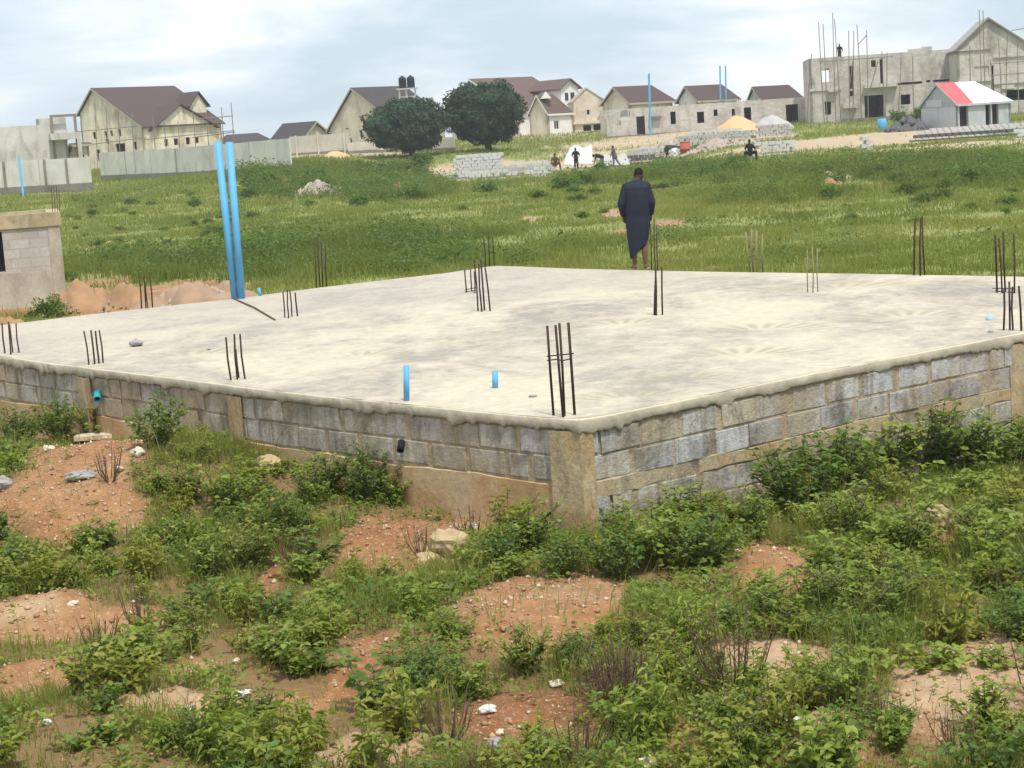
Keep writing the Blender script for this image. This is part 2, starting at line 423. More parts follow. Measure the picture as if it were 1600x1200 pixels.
def terrain(x, y, detail=True):
    x = np.asarray(x, float); y = np.asarray(y, float)
    c = np.clip(800 + FPX * x / np.maximum(y, 20), COLS[0], COLS[-1])
    zs = np.array([np.interp(y, [q[0] for q in pr], [q[1] for q in pr]) for pr in PROF])
    i = np.clip(np.searchsorted(COLS, c, side='right') - 1, 0, len(COLS) - 2); ca = np.array(COLS, float)
    t = (c - ca[i]) / (ca[i + 1] - ca[i]); t = t * t * (3 - 2 * t)
    I = np.arange(zs.shape[-1]) if zs.ndim == 2 else None
    if zs.ndim == 2: z = zs[i, I] * (1 - t) + zs[i + 1, I] * t
    else: z = zs[int(i)] * (1 - t) + zs[int(i) + 1] * t
    for (bx, by, a, sx, sy) in BUMPS: z = z + a * np.exp(-((x - bx) / sx) ** 2 / 2 - ((y - by) / sy) ** 2 / 2)
    far = sst(20, 45, y)
    z = z + fbm(x, y, 6, 2, 5) * .07 * far + fbm(x, y, 1.1, 2, 9) * .05 * (1 - far)
    if detail:
        z = z + (1 - far) * (fbm(x, y, .42, 3, 21) * .034 + np.abs(fbm(x, y, .13, 2, 33)) * .022)
    return z
def tz(x, y): return float(terrain(np.array([x]), np.array([y]))[0])
def ground(px, py, y0=7.5, y1=300):
    ys = np.geomspace(y0, y1, 1500); r = ray(px, py); P = CAM[None] + r[None] * (ys / r[1])[:, None]
    d = P[:, 2] - terrain(P[:, 0], P[:, 1], False)
    k = np.argmax(d < 0) if (d < 0).any() else len(ys) - 1
    p = P[k].copy(); p[2] = tz(p[0], p[1]); return p

# bare ground, as world ellipses
BARE_PX = [(100, 770, 125, 75), (20, 800, 60, 70), (620, 850, 85, 45), (840, 945, 150, 42), (60, 958, 75, 28), (60, 1053, 65, 20), (290, 1045, 90, 14),
           (255, 1100, 65, 20), (575, 1025, 48, 38), (420, 925, 24, 42), (800, 1122, 105, 34), (590, 1180, 115, 30), (1215, 885, 52, 26),
           (1470, 822, 24, 20), (1520, 1035, 95, 42), (1440, 1075, 50, 40), (1180, 1030, 110, 36), (1300, 1145, 34, 42), (1085, 1160, 40, 45), (1515, 962, 34, 14),
           (215, 970, 60, 22), (690, 865, 50, 32), (400, 700, 60, 20), (720, 820, 50, 20), (480, 1110, 60, 25), (900, 1150, 60, 30), (350, 1120, 50, 25), (30, 640, 40, 25), (170, 690, 60, 22)]
BARE_PX += [(1520, 1075, 120, 60), (1435, 1115, 60, 45), (840, 965, 150, 55), (570, 1050, 58, 50), (1215, 905, 60, 38), (60, 975, 90, 30), (1180, 1060, 100, 40), (800, 1140, 110, 45), (60, 1065, 70, 25), (620, 865, 90, 45), (120, 800, 120, 60), (1300, 1165, 45, 45), (1475, 838, 34, 28), (330, 1105, 110, 22)]
BARE = []
for (px, py, rx, ry) in BARE_PX:
    c = ground(px, py); a = ground(px, py - ry); b = ground(px, py + ry)
    BARE.append((c[0], (a[1] + b[1]) / 2, rx * c[1] / FPX, max(.12, (a[1] - b[1]) / 2)))
FARB_PX = [(832, 343, 20, 5), (965, 334, 26, 7), (1045, 349, 28, 5), (1300, 273, 30, 8), (1010, 222, 140, 8), (1330, 222, 260, 9), (1180, 213, 60, 8), (1100, 206, 150, 6), (960, 365, 30, 5),
           (760, 262, 110, 12), (930, 256, 130, 10), (600, 238, 90, 5), (680, 363, 40, 4), (160, 383, 20, 5), (1240, 331, 26, 3)]
FARB_PX += [(230, 468, 150, 26), (60, 480, 120, 14), (150, 445, 60, 9), (850, 210, 110, 4), (1000, 236, 160, 5), (480, 243, 60, 3), (1390, 213, 200, 8), (1500, 228, 160, 5)]
FARB = []
for (px, py, rx, ry) in FARB_PX:
    c = ground(px, py); a = ground(px, py - ry); b = ground(px, py + ry)
    FARB.append((c[0], (a[1] + b[1]) / 2, rx * c[1] / FPX, max(.3, (a[1] - b[1]) / 2)))
PALE_PX = [(1500, 1060, 150, 75), (1190, 1040, 130, 45), (590, 1180, 150, 40), (1300, 1150, 50, 50), (700, 865, 60, 40), (260, 1090, 90, 30), (30, 960, 60, 25)]
PALE = []
for (px, py, rx, ry) in PALE_PX:
    c = ground(px, py); a = ground(px, py - ry); b = ground(px, py + ry); PALE.append((c[0], (a[1] + b[1]) / 2, rx * c[1] / FPX, (a[1] - b[1]) / 2))
def pale_soil(x, y):
    w = fbm(x, y, .4, 3, 171) * .5; s = np.zeros(np.shape(x))
    for (cx, cy, rx, ry) in PALE: s = np.maximum(s, 1 - sst(.5, 1.3, np.sqrt(((x - cx) / rx) ** 2 + ((y - cy) / ry) ** 2) + w))
    return s
def bare(x, y):
    x = np.asarray(x, float); y = np.asarray(y, float)
    w = fbm(x, y, .5, 3, 71) * .38; s = np.zeros(x.shape)
    for L, k in ((BARE, 1.0), (FARB, .8)):
        for (cx, cy, rx, ry) in L:
            d = np.sqrt(((x - cx) / rx) ** 2 + ((y - cy) / ry) ** 2) + w * k
            s = np.maximum(s, 1 - sst(.75, 1.15, d))
    return s

def build_ground():
    ys = [-40, -20, -8, 0, 3, 5]
    y = 6.5
    while y < 1600:
        ys.append(y); y += y * .0031 if y < 22 else (y * .0065 if y < 240 else y * .09)
    ys = np.array(ys)
    ts = np.r_[np.linspace(-8, -1.15, 16)[:-1], np.linspace(-1.15, 1.15, 520), np.linspace(1.15, 8, 16)[1:]]
    Y, T = np.meshgrid(ys, ts, indexing='ij'); X = T * (.33 * np.maximum(Y, 4) + 1.2)
    x, y = X.ravel(), Y.ravel(); z = terrain(x, y)
    z = np.where(inside(x, y, grow=-.25), np.minimum(z, -1.15), z)
    nr, nc = len(ys), len(ts); idx = np.arange(nr * nc).reshape(nr, nc)
    F = np.stack([idx[:-1, :-1], idx[:-1, 1:], idx[1:, 1:], idx[1:, :-1]], -1).reshape(-1, 4)
    b = bare(x, y); far = sst(19, 30, y)
    veg = np.clip(1 - b, 0, 1); dry = fbm(x, y, 9, 3, 44)
    t = NT('laterite_ground'); p = t.pos()
    n1 = t.noise(p, .55, 6, .6); n2 = t.noise(p, 4.5, 6, .7); n3 = t.noise(p, 28, 4, .75)
    soil = t.ramp(n1, [(.30, (.22, .092, .038)), (.46, (.30, .145, .062)), (.58, (.335, .185, .09)), (.72, (.41, .27, .155))])
    soil = t.mix(.6, soil, t.ramp(n2, [(.32, .50), (.66, 1.18)]), 'MULTIPLY')
    soil = t.mix(t.math('MULTIPLY', t.attr('pale'), .7), soil, t.mix(n2, (.36, .245, .145), (.54, .41, .27)))
    vo = t.n('ShaderNodeTexVoronoi'); t.l(p, vo.inputs['Vector']); vo.inputs['Scale'].default_value = 34
    soil = t.mix(t.math('MULTIPLY', t.ramp(n3, [(.52, 0), (.66, 1)]), .55), soil, t.mix(t.ramp(vo.outputs['Color'], [(.2, 0), (.8, 1)]), (.30, .16, .09), (.62, .50, .38)))
    litter = t.mix(n2, (.11, .085, .04), (.25, .165, .08))
    near = t.mix(t.math('MULTIPLY', t.attr('veg'), .75), soil, litter)
    fg = t.ramp(t.noise(p, .22, 6, .6), [(.3, (.16, .195, .05)), (.5, (.21, .24, .07)), (.7, (.265, .25, .095))])
    fg = t.mix(.5, fg, t.ramp(n2, [(.3, .65), (.7, 1.25)]), 'MULTIPLY')
    pale = t.mix(n1, (.36, .25, .15), (.50, .42, .30))
    farc = t.mix(t.attr('veg'), t.mix(t.attr('dist'), soil, pale), fg)
    t.col(t.mix(t.attr('far'), near, farc)); t.bump(t.math('ADD', n3, n2), .6, .025); t.b.inputs['Roughness'].default_value = .95
    o = np_mesh('ground', np.c_[x, y, z], F, t.m, None, dict(veg=veg, far=far, pale=pale_soil(x, y), dist=sst(45, 90, y)), True)
    return tag(o, kind='structure')
build_ground()

# ------------------------------------------------------------------ foundation
fcen = OUT.mean(0)
found = empty('building_foundation', (fcen[0], fcen[1], -1.0), 'raised block foundation with a pale concrete floor slab in the middle of the plot', 'foundation')
def resample(P, step):
    P = np.array(P); d = np.r_[0, np.cumsum(np.linalg.norm(np.diff(P, axis=0), axis=1))]
    n = max(2, int(d[-1] / step) + 1); s = np.linspace(0, d[-1], n)
    return np.c_[np.interp(s, d, P[:, 0]), np.interp(s, d, P[:, 1])], s
def normals(P):                    # outward (outline runs anticlockwise seen from above -> right-hand side)
    t = np.gradient(P, axis=0); t /= np.linalg.norm(t, axis=1, keepdims=True); return np.c_[t[:, 1], -t[:, 0]]
def build_slab():
    ring = []
    full = np.vstack([OUT, OUT[:1]]); R, s = resample(full, .02); R = R[:-1]; s = s[:-1]
    n = normals(np.vstack([R[-1:], R, R[:1]]))[1:-1]
    w1 = fbm(s, s * 0, .5, 3, 3) * .014 + fbm(s, s * 0 + 3, 2.5, 2, 4) * .015
    rag = .65 * fbm(s, s * 0 + 9, .20, 3, 8) - 1.1 * np.abs(fbm(s, s * 0 + 2, .085, 2, 18)) * (.6 + .5 * vnoise(s * .8, s * 0, 19)) + .25
    big = fbm(s, s * 0 + 5, 1.6, 2, 12)
    bot = np.minimum(-.092, -.108 + rag * .060 + big * .006)
    rows = []
    zt_ = fbm(s, s * 0 + 7, .8, 2, 6) * .006
    rows.append(np.c_[R + n * (w1[:, None] - .16), zt_ * 0 - .008])
    rows.append(np.c_[R + n * (w1[:, None] - .02), zt_ * .1 - .0015])
    rows.append(np.c_[R + n * (w1[:, None]), zt_ * .3 - .010 + .006 * fbm(s, s * 0, .06, 2, 40)])
    w1 = w1 + fbm(s, s * 0 + 6, .07, 2, 41) * .006
    rows.append(np.c_[R + n * (w1[:, None] + .002 + rag[:, None] * .01), bot * .5])
    rows.append(np.c_[R + n * (w1[:, None] + .004 + np.abs(rag[:, None]) * .012), bot * .85])
    rows.append(np.c_[R + n * (w1[:, None] - .004 + rag[:, None] * .008), bot])
    rows.append(np.c_[R - n * .10, bot + .012])
    V = np.vstack(rows); m_ = len(R); F = []
    for r in range(len(rows) - 1):
        a = np.arange(m_) + r * m_; b = np.roll(np.arange(m_), -1) + r * m_
        F.append(np.c_[a, a + m_, b + m_, b])
    o = np_mesh('slab_edge', V - np.array(found.location), np.vstack(F), M['rim'], found, None, False)
    mb = MB(); ins = rows[0]
    fl = np.array(found.location); q_ = resample(full, .25)[0][:-1]; ins = np.c_[q_, q_[:, 0] * 0]; cen = ins.mean(0); ins = ins + (cen - ins) / np.linalg.norm(cen - ins, axis=1, keepdims=True) * .035; m_ = len(ins); Vs = np.vstack([ins * t + cen * (1 - t) for t in (1, .97, .6)] + [cen[None]]) - fl; a = np.arange(m_); b = np.roll(a, -1)
    fs = [tuple(int(v) for v in q) for r in range(2) for q in np.c_[a + r * m_, b + r * m_, b + (r + 1) * m_, a + (r + 1) * m_]] + [(int(i) + 2 * m_, int(j) + 2 * m_, 3 * m_) for i, j in zip(a, b)]
    me = bpy.data.meshes.new('floor_slab'); me.from_pydata([tuple(v) for v in Vs], [], fs); me.update()
    me.materials.append(M['slab']); so = bpy.data.objects.new('floor_slab', me); COL.objects.link(so); so.parent = found
build_slab()

def block_wall(P, name, footing, seed, zb=-1.75):
    """courses of sandcrete blocks with wide sandy joints under the slab edge"""
    rnd = random.Random(seed); P = np.array(P); d = np.r_[0, np.cumsum(np.linalg.norm(np.diff(P, axis=0), axis=1))]; L = d[-1]
    def pt(s, off):
        x = np.interp(s, d, P[:, 0]); y = np.interp(s, d, P[:, 1])
        k = min(max(np.searchsorted(d, s) - 1, 0), len(P) - 2); t = P[k + 1] - P[k]; t /= np.linalg.norm(t); n = np.array([t[1], -t[0]])
        return np.array([x, y]) + n * off
    mb = MB(); mb.c = (.46, .375, .245)
    ss = np.linspace(0, L, max(2, int(L / .5)))
    for a, b in zip(ss[:-1], ss[1:]):
        p, q = pt(a, -.034), pt(b, -.034); mb.quad((*p, zb), (*q, zb), (*q, -.09), (*p, -.09))
        p2, q2 = pt(a, -.26), pt(b, -.26); mb.quad((*q2, zb), (*p2, zb), (*p2, -.09), (*q2, -.09))
    z = -.108; c = 0
    while z > zb + .2:
        if footing == 'right' and c == 2: z -= .115
        if footing == 'left' and c == 2: break
        h = .212; s = -rnd.random() * .4
        while s < L:
            l = .43 + rnd.uniform(-.012, .012)
            if rnd.random() < .06: l = .22
            a, b = max(s, 0.01), min(s + l, L - .01)
            if b - a > .06:
                pr = -.030 + rnd.uniform(-.004, .008); g = rnd.uniform(.40, .54); bl = rnd.uniform(-.05, .018)
                g2 = g * .96; mb.c = ((g - .3 * bl, g, g + bl) if rnd.random() < .88 else (.50, .445, .34)) if footing != 'left' else (g2 * 1.06, g2 * 1.0, g2 * rnd.uniform(.80, .98))
                z1 = z - rnd.uniform(0, .008); z0 = z - h + rnd.uniform(-.006, .008)
                e = .008; p, q = pt(a, pr), pt(b, pr); pi, qi = pt(a, -.06), pt(b, -.06); pe, qe = pt(a + e, pr + .004), pt(b - e, pr + .004)
                j = [rnd.uniform(-.006, .006) for _ in range(4)]; jx = [rnd.uniform(-.008, .008) for _ in range(4)]; U = lambda s_, o_: pt(min(max(s_, 0), L), o_)
                mb.add([(*pi, z0), (*qi, z0), (*qi, z1), (*pi, z1), (*U(a + jx[0], pr), z0 + j[0]), (*U(b + jx[1], pr), z0 + j[1]), (*U(b + jx[2], pr), z1 + j[2] * .4), (*U(a + jx[3], pr), z1 + j[3] * .4),
                        (*U(a + e + jx[0], pr + .004), z0 + e + j[0]), (*U(b - e + jx[1], pr + .004), z0 + e + j[1]), (*U(b - e + jx[2], pr + .004), z1 - e + j[2] * .4), (*U(a + e + jx[3], pr + .004), z1 - e + j[3] * .4)],
                       [(0, 1, 5, 4), (1, 2, 6, 5), (2, 3, 7, 6), (3, 0, 4, 7), (4, 5, 9, 8), (5, 6, 10, 9), (6, 7, 11, 10), (7, 4, 8, 11), (8, 9, 10, 11)])
            s += l + rnd.choice([.015, .03, .05, .065, .08])
        z -= h + .016; c += 1
    w = mb.build(name, M['blocks'], found, col=True)
    if footing:                                        # smeared mortar / mud-stained footing, rough top
        zt = -.575 if footing == 'left' else -.560
        f = MB(); ss = np.linspace(0, L, int(L / .06)); hh = zt + fbm(ss, ss * 0, .5, 3, seed) * (.018 if footing == 'left' else .008); n2_ = fbm(ss, ss * 0 + 8, .35, 3, seed + 7); oo = (-.014 if footing == 'left' else -.026) + fbm(ss, ss * 0 + 4, .4, 3, seed + 2) * .012
        lo = zb if footing == 'left' else None
        for i in range(len(ss) - 1):
            a, b = ss[i], ss[i + 1]
            if footing == 'right' and a > 3 and vnoise(a * .9, 3.3, 4) < -.35: continue
            b0 = lo if lo is not None else hh[i] - .12 + .03 * n2_[i]; b1 = lo if lo is not None else hh[i + 1] - .12 + .03 * n2_[i + 1]
            p, q, pi, qi = pt(a, oo[i]), pt(b, oo[i + 1]), pt(a, -.055), pt(b, -.055)
            f.add([(*p, b0), (*q, b1), (*q, hh[i + 1]), (*p, hh[i]), (*pi, hh[i] + .015), (*qi, hh[i + 1] + .015), (*pi, b0), (*qi, b1)], [(0, 1, 2, 3), (3, 2, 5, 4), (6, 7, 1, 0)])
        t = M.get('mudband')
        if not t:
            k = NT('mud_stained_footing'); p_ = k.pos(); n = k.noise(p_, 1.1, 6, .65); n2 = k.noise(p_, 18, 5, .75)
            cc = k.ramp(n, [(.3, (.30, .20, .11)), (.48, (.46, .30, .155)), (.6, (.52, .40, .24)), (.75, (.34, .30, .22))])
            k.col(k.mix(.55, cc, k.ramp(n2, [(.3, .6), (.7, 1.2)]), 'MULTIPLY')); k.bump(n2, .6, .015); M['mudband'] = k.m
        f.build('footing', M['mudband'] if footing == 'left' else M['column'], found)
block_wall(PFL, 'block_wall', 'left', 3)
block_wall(PFR, 'block_wall', 'right', 5)
block_wall(PBR, 'block_wall', None, 8)
block_wall(PBL, 'block_wall', None, 9)
# cast corner columns
def column(pa, pb, pc):             # faces pa-pb (left) and pb-pc (right), pixels on the slab line
    a, b, c = (on_z(*q) for q in (pa, pb, pc)); mb = MB()
    cen = (a + b + c)[:2] / 3 + np.array([0, .18]); zz = np.linspace(-.105, -1.7, 24); rows = []
    for k, z in enumerate(zz):
        row = []
        for (s0, s1) in ((a, b), (b, c)):
            for u in np.linspace(0, 1, 7)[:-1]: row.append(s0[:2] * (1 - u) + s1[:2] * u)
        row.append(c[:2]); row += [c[:2] + np.array([0, .4]), a[:2] + np.array([0, .4])]
        row = [np.array([*q, z]) + np.array([0, .012 + .010 * float(vnoise(z * 7 + i * .9, i * 1.3, 3)) * (i < 13), 0]) for i, q in enumerate(row)]; rows.append(row)
    n = len(rows[0]); vs = [v for r in rows for v in r]; fs = []
    for r in range(len(rows) - 1):
        for i in range(n): j = (i + 1) % n; fs.append((r * n + i, (r + 1) * n + i, (r + 1) * n + j, r * n + j))
    mb.add(vs, fs); mb.build('column', M['column'], found)
column((856, 654), (905, 656), (926, 653))
column((1578, 524), (1606, 519), (1640, 512))
column((352, 602), (366, 604), (374, 605))
column((118, 575), (131, 577), (141, 574))
# pipe ends through the wall
def wall_pipe(px, py, Y, r, mat, dirv, label, cat='pipe'):
    p = at(px, py, Y); o = empty('drain_pipe_end', p, label, cat); mb = MB(); q = p + np.array(dirv)
    mb.pipe(p - np.array(dirv) * .4, q, r, r * .82, 16); mb.build('pipe', mat, o, True)
    e = MB(); e.tube([p - np.array(dirv) * .3, p - np.array(dirv) * .25], r * .8, 12); e.build('wall_bore_shade', M['void'], o)  # near-black disc paints the shade inside the pipe
def line_y(px, pts):                # distance of the slab edge above that column of the photo
    xs = [q[0] for q in pts]; y = np.interp(px, xs, [q[1] for q in pts]); return on_z(px, y)[1]
wall_pipe(152, 617, line_y(152, FRONT_L) - .02, .042, M['teal'], (.02, -.11, -.04), 'teal plastic pipe end sticking out of the left foundation wall')
wall_pipe(627, 694, line_y(627, FRONT_L) - .0, .034, M['black'], (-.01, -.06, -.05), 'dark drain hole with a black pipe end low in the left foundation wall')
hp = at(627, 688, line_y(627, FRONT_L) - .09)

# ------------------------------------------------------------------ starter bars
def bars(label, lst, mat='rebar', stir=None, z=0.0, r=.009, group='starter bar clusters on the slab', sc=1.0):
    cen = on_z(sum(b[0] for b in lst) / len(lst), sum(b[1] for b in lst) / len(lst), z)
    root = empty('rebar_cluster', cen, label, 'rebar', group)
    for (bx, by, tx, ty) in lst:
        p = on_z(bx, by, z); q = at(tx, ty, p[1] + random.uniform(-.03, .03)); mb = MB()
        mid = (p + q) / 2 + np.array([random.uniform(-.012, .012), 0, 0])
        mb.tube([p - np.array([0, 0, .03]), mid, q], r * random.uniform(.9, 1.1), 7); mb.build('bar', M[mat], root, True)
    if stir:
        mb = MB(); ps = []
        for (bx, by, tx, ty) in lst:
            p = on_z(bx, by, z); u = (stir - by) / (ty - by); q = at(bx + (tx - bx) * u, stir + random.uniform(-2, 2), p[1]); ps.append(q)
        ps = [ps[0] - np.array([.02, 0, 0])] + ps[1:]
        mb.tube(ps, .006, 6); mb.tube([ps[0] + np.array([0, .12, .02]), ps[-1] + np.array([.03, .1, .03])], .006, 6); mb.build('stirrup', M[mat], root)
    return root
bars('starter bars at the far left end of the slab beside the frame edge', [(8, 552, 3, 505), (17, 554, 13, 503), (20, 551, 15, 507), (30, 551, 25, 505)], r=.010)
bars('four thin starter bars on the left slab edge above the teal pipe end', [(139, 570, 131, 517), (148, 569, 142, 516), (155, 568, 149, 517), (161, 567, 155, 516)], r=.010)
bars('three starter bars near the left slab edge right of the loose stone', [(361, 594, 353, 527), (371, 593, 366, 522), (373, 590, 368, 545), (383, 592, 375, 522)], r=.011)
bars('tall dark starter bars tied by a stirrup on the near slab corner', [(865, 649, 855, 509), (880, 652, 868, 508), (882, 650, 874, 505), (898, 648, 888, 504)], stir=562, r=.0115)
bars('tight bundle of starter bars in the middle of the slab', [(747, 486, 741, 406), (753, 487, 748, 412), (757, 485, 751, 405), (766, 486, 758, 418)], r=.0115)
bars('short pair of bars joined by a stirrup just behind the middle bundle', [(729, 457, 726, 422), (737, 455, 735, 420), (742, 458, 741, 424)], stir=454, r=.010)
bars('four starter bars on the slab right of the two tall blue pipes', [(445, 496, 442, 456), (451, 497, 449, 453), (456, 495, 453, 455), (465, 494, 461, 457)], r=.011)
bars('dark starter bars on the slab in front of the man in navy', [(1022, 492, 1025, 420), (1025, 493, 1024, 415), (1035, 492, 1034, 418)], r=.0115)
bars('starter bars on the far slab edge between the blue pipes and the middle bundle', [(494, 447, 491, 379), (500, 447, 496, 372), (504, 447, 502, 378), (510, 446, 508, 384)], r=.011)
bars('starter bars at the farthest slab corner against the grass', [(758, 416, 756, 372), (765, 416, 763, 362), (772, 416, 769, 368)], r=.010)
bars('thin bars on the slab edge at the right hand of the man in navy', [(1018, 422, 1016, 350), (1024, 423, 1022, 340), (1028, 423, 1026, 352)], r=.0085)
bars('pale weathered bars on the far slab edge right of the man', [(1172, 424, 1165, 362), (1177, 424, 1174, 358), (1183, 425, 1182, 360), (1192, 424, 1191, 366)], 'palepole', r=.014)
bars('thin pale bars on the slab between the far pale bars and the right side', [(1262, 457, 1261, 391), (1270, 458, 1269, 385), (1278, 456, 1277, 388)], 'palepole', r=.008)
bars('tall bars on the far slab edge with one leaning bar on the right', [(1428, 430, 1430, 343), (1438, 431, 1439, 340), (1445, 430, 1441, 338)], r=.012)
bars('wide cluster of tall bars near the right end of the slab', [(1558, 457, 1555, 367), (1566, 458, 1561, 372), (1571, 456, 1568, 362), (1585, 458, 1584, 366)], stir=455, r=.0115)
bars('starter bars on the right slab edge above the right corner column', [(1568, 516, 1569, 452), (1578, 516, 1577, 440), (1583, 516, 1582, 448), (1596, 517, 1592, 447)], r=.011)
bars('starter bars on the back left slab edge before the rubble heap', [(221, 482, 217, 431), (228, 482, 225, 428), (231, 481, 227, 440), (238, 480, 234, 432)], r=.011)

# ------------------------------------------------------------------ blue pipes
def stub(label, px, py, ty, w, mat='blue', tx=None, group=None):
    p = on_z(px, py); o = empty('pipe_stub', p, label, 'pipe', group); r = w * p[1] / FPX / 2; q = at(tx if tx else px, ty, p[1])
    mb = MB(); mb.pipe(p - np.array([0, 0, .02]), q, r, r * .86, 20); mb.build('pipe', M[mat], o, True)
    mb = MB(); mb.tube([p + (q - p) * .2, p + (q - p) * .21], r * .85, 16); mb.build('bore_shade', M['bluedark'], o)  # darker blue disc: shade inside the stub put into its colour
stub('upright blue pipe stub on the slab near its left front edge', 635, 626, 571, 9.5)
stub('short blue pipe stub on the slab left of the corner starter bars', 773.5, 606, 580, 9.5)
stub('tiny blue pipe stub at the back slab edge right of the tall blue pipes', 407, 462, 450, 5, tx=404)
stub('pale blue pipe cap low on the slab at the right side', 1546, 500, 494, 11, 'paleblue')
def tall_pipe(label, bx, by, tx, ty, w):
    p = on_z(bx, by); q = at(tx, ty, p[1] + .1); r = w * p[1] / FPX / 2
    o = empty('blue_pipe', p, label, 'pipe', 'tall blue pipes on the slab'); mb = MB(); mb.pipe(p, q, r, r * .88, 24); mb.build('pipe', M['blue'], o, True)
    mb = MB(); mb.tube([q - (q - p) * .03, q - (q - p) * .025], r * .9, 16); mb.build('bore_shade', M['bluedark'], o)  # darker blue disc below the mouth, painted as shade in the pipe
tall_pipe('left of the two tall blue pipes standing at the back slab edge', 367, 467, 340, 222, 11)
tall_pipe('right of the two tall blue pipes standing at the back slab edge', 378, 466.5, 358, 222, 11)
mb = MB(); a, b = on_z(364, 467), on_z(430, 501); a[2] = b[2] = .012
for k in range(1): mb.tube([a, (a + b) / 2 + np.array([.03, 0, .01]), b], .012, 6)
tag(mb.build('stick', M['twig']), 'thin brown stick lying on the slab in front of the tall blue pipes', 'stick')

# ------------------------------------------------------------------ rocks, litter, heaps
def rock(name, p, size, mat, label=None, cat='stone', group=None, seed=0, flat=.65, rz=0):
    import bmesh
    rg = np.random.default_rng(seed); bm = bmesh.new(); bmesh.ops.create_icosphere(bm, subdivisions=3, radius=1)
    for v in bm.verts:
        c = np.array(v.co); k = 1 + .28 * float(vnoise(c[0] * 1.7 + seed, c[1] * 1.7 + c[2] * 2.1, seed)) + .13 * float(vnoise(c[0] * 4 + c[2] * 3, c[1] * 4 + seed, seed + 1))
        k = round(k * 9) / 9 * .5 + k * .5
        v.co = Vector((c[0] * k * size[0], c[1] * k * size[1], c[2] * k * size[2]))
    me = bpy.data.meshes.new(name); bm.to_mesh(me); bm.free(); me.materials.append(mat)
    o = bpy.data.objects.new(name, me); COL.objects.link(o); o.location = Vector([float(q) for q in p]); o.rotation_euler = (0, 0, rz)
    return tag(o, label, cat, group)
def rk(px, py, w, h, mat, label, name='stone', cat='stone', seed=1, depth=None, sink=.35, z=None, group=None):
    p = on_z(px, py, z) if z is not None else ground(px, py)
    m_ = p[1] / FPX; q = p.copy(); q[2] += h * m_ * (.5 - sink * .5)
    return rock(name, q, (w * m_ / 2, (depth or w) * m_ / 2, h * m_ / 2), M[mat], label, cat, group, seed, rz=random.uniform(-.4, .4))
rk(213, 541, 20, 11, 'rockgrey', 'dark grey stone lying on the slab behind the left starter bars', seed=5, z=0, sink=0)
rk(326, 547, 7, 3, 'rockgrey', 'tiny dark chip lying on the slab left of the three starter bars', seed=6, z=0, sink=0)
rk(832, 620, 14, 3.5, 'rockgrey', 'flat dark chip on the slab left of the corner starter bars', seed=7, z=0, sink=0)
rk(1548, 519, 9, 3, 'rockgrey', 'small dark chip on the right slab edge', seed=8, z=0, sink=0)
rk(4, 765, 34, 28, 'rockgrey', 'grey stone on the orange mound at the left frame edge', seed=9)
rk(128, 748, 46, 17, 'rockgrey', 'flat grey stone lying on top of the orange mound', seed=10, depth=30)
rk(186, 738, 13, 11, 'rockwhite', 'small pale stone on the right slope of the orange mound', seed=11)
rk(216, 713, 22, 15, 'rockwhite', 'pale stone under the dark bush at the left wall', seed=12)
rk(77, 708, 17, 11, 'rockwhite', 'pale stone on the crest of the orange mound by the weeds', seed=13)
rk(35, 725, 14, 12, 'rockwhite', 'pale stone on the left end of the orange mound', seed=14)
rk(705, 872, 62, 48, 'rocktan', 'large cracked tan rock on the bare soil left of the corner bush', seed=15, sink=.3)
rk(668, 880, 40, 26, 'rocktan', 'low broken tan rock leaning on the large tan rock', seed=16)
rk(420, 734, 45, 28, 'rocktan', 'tan rock at the foot of the left wall among weeds', seed=17)
rk(740, 833, 14, 16, 'rockwhite', 'pale stone at the wall foot left of the corner bush', seed=18)
rk(1472, 826, 46, 42, 'rocktan', 'rounded tan boulder among the weeds below the right wall', seed=19, sink=.6)
rk(115, 945, 19, 8, 'rockwhite', 'pale flat stone on the lower left bare soil', seed=20)
rk(300, 1056, 22, 15, 'rocktan', 'brown stone in the lower left weeds', seed=21)
rk(370, 1040, 14, 9, 'rockwhite', 'pale pebble on the soil strip in the lower left', seed=22)
rk(775, 1172, 26, 16, 'rockgrey', 'grey stone on the soil at the bottom middle', seed=23)
rk(783, 1153, 15, 14, 'rockwhite', 'pale stone just above the grey bottom stone', seed=24)
rk(1012, 1203, 34, 22, 'rockwhite', 'pale pinkish stone at the bottom frame edge', seed=25)
rk(870, 1082, 26, 10, 'rockwhite', 'flat pale stone under the dry brown bush', seed=26)
rk(1105, 1145, 30, 16, 'rocktan', 'tan stone on the soil left of the lower right bush', seed=27)
def litter(px, py, w, h, label, seed): rk(px, py, w, h, 'litter', label, 'plastic_litter', 'litter', seed, depth=w * .6, sink=.1)
litter(750, 890, 9, 14, 'white scrap of plastic below the large tan rock', 31)
litter(762, 1118, 34, 14, 'white plastic scrap under the big green bush at the bottom middle', 32)
litter(378, 1088, 34, 14, 'white plastic scrap on the lower left soil', 33)
litter(295, 1115, 16, 12, 'small white plastic scrap in the bottom left weeds', 34)
litter(75, 1140, 16, 12, 'white plastic scrap in the bottom left corner grass', 35)
litter(1245, 1138, 40, 14, 'white plastic scrap beside the bare soil at the lower right', 36)
litter(1150, 1178, 34, 12, 'white plastic scrap at the bottom right of the middle', 37)
# broken board by the mound
mb = MB(); p = ground(160, 688); mb.box(p + np.array([0, 0, .06]), (.62, .22, .05), .12); tag(mb.build('concrete_board', M['beige']), 'flat concrete board on the orange mound below the teal pipe end', 'board')

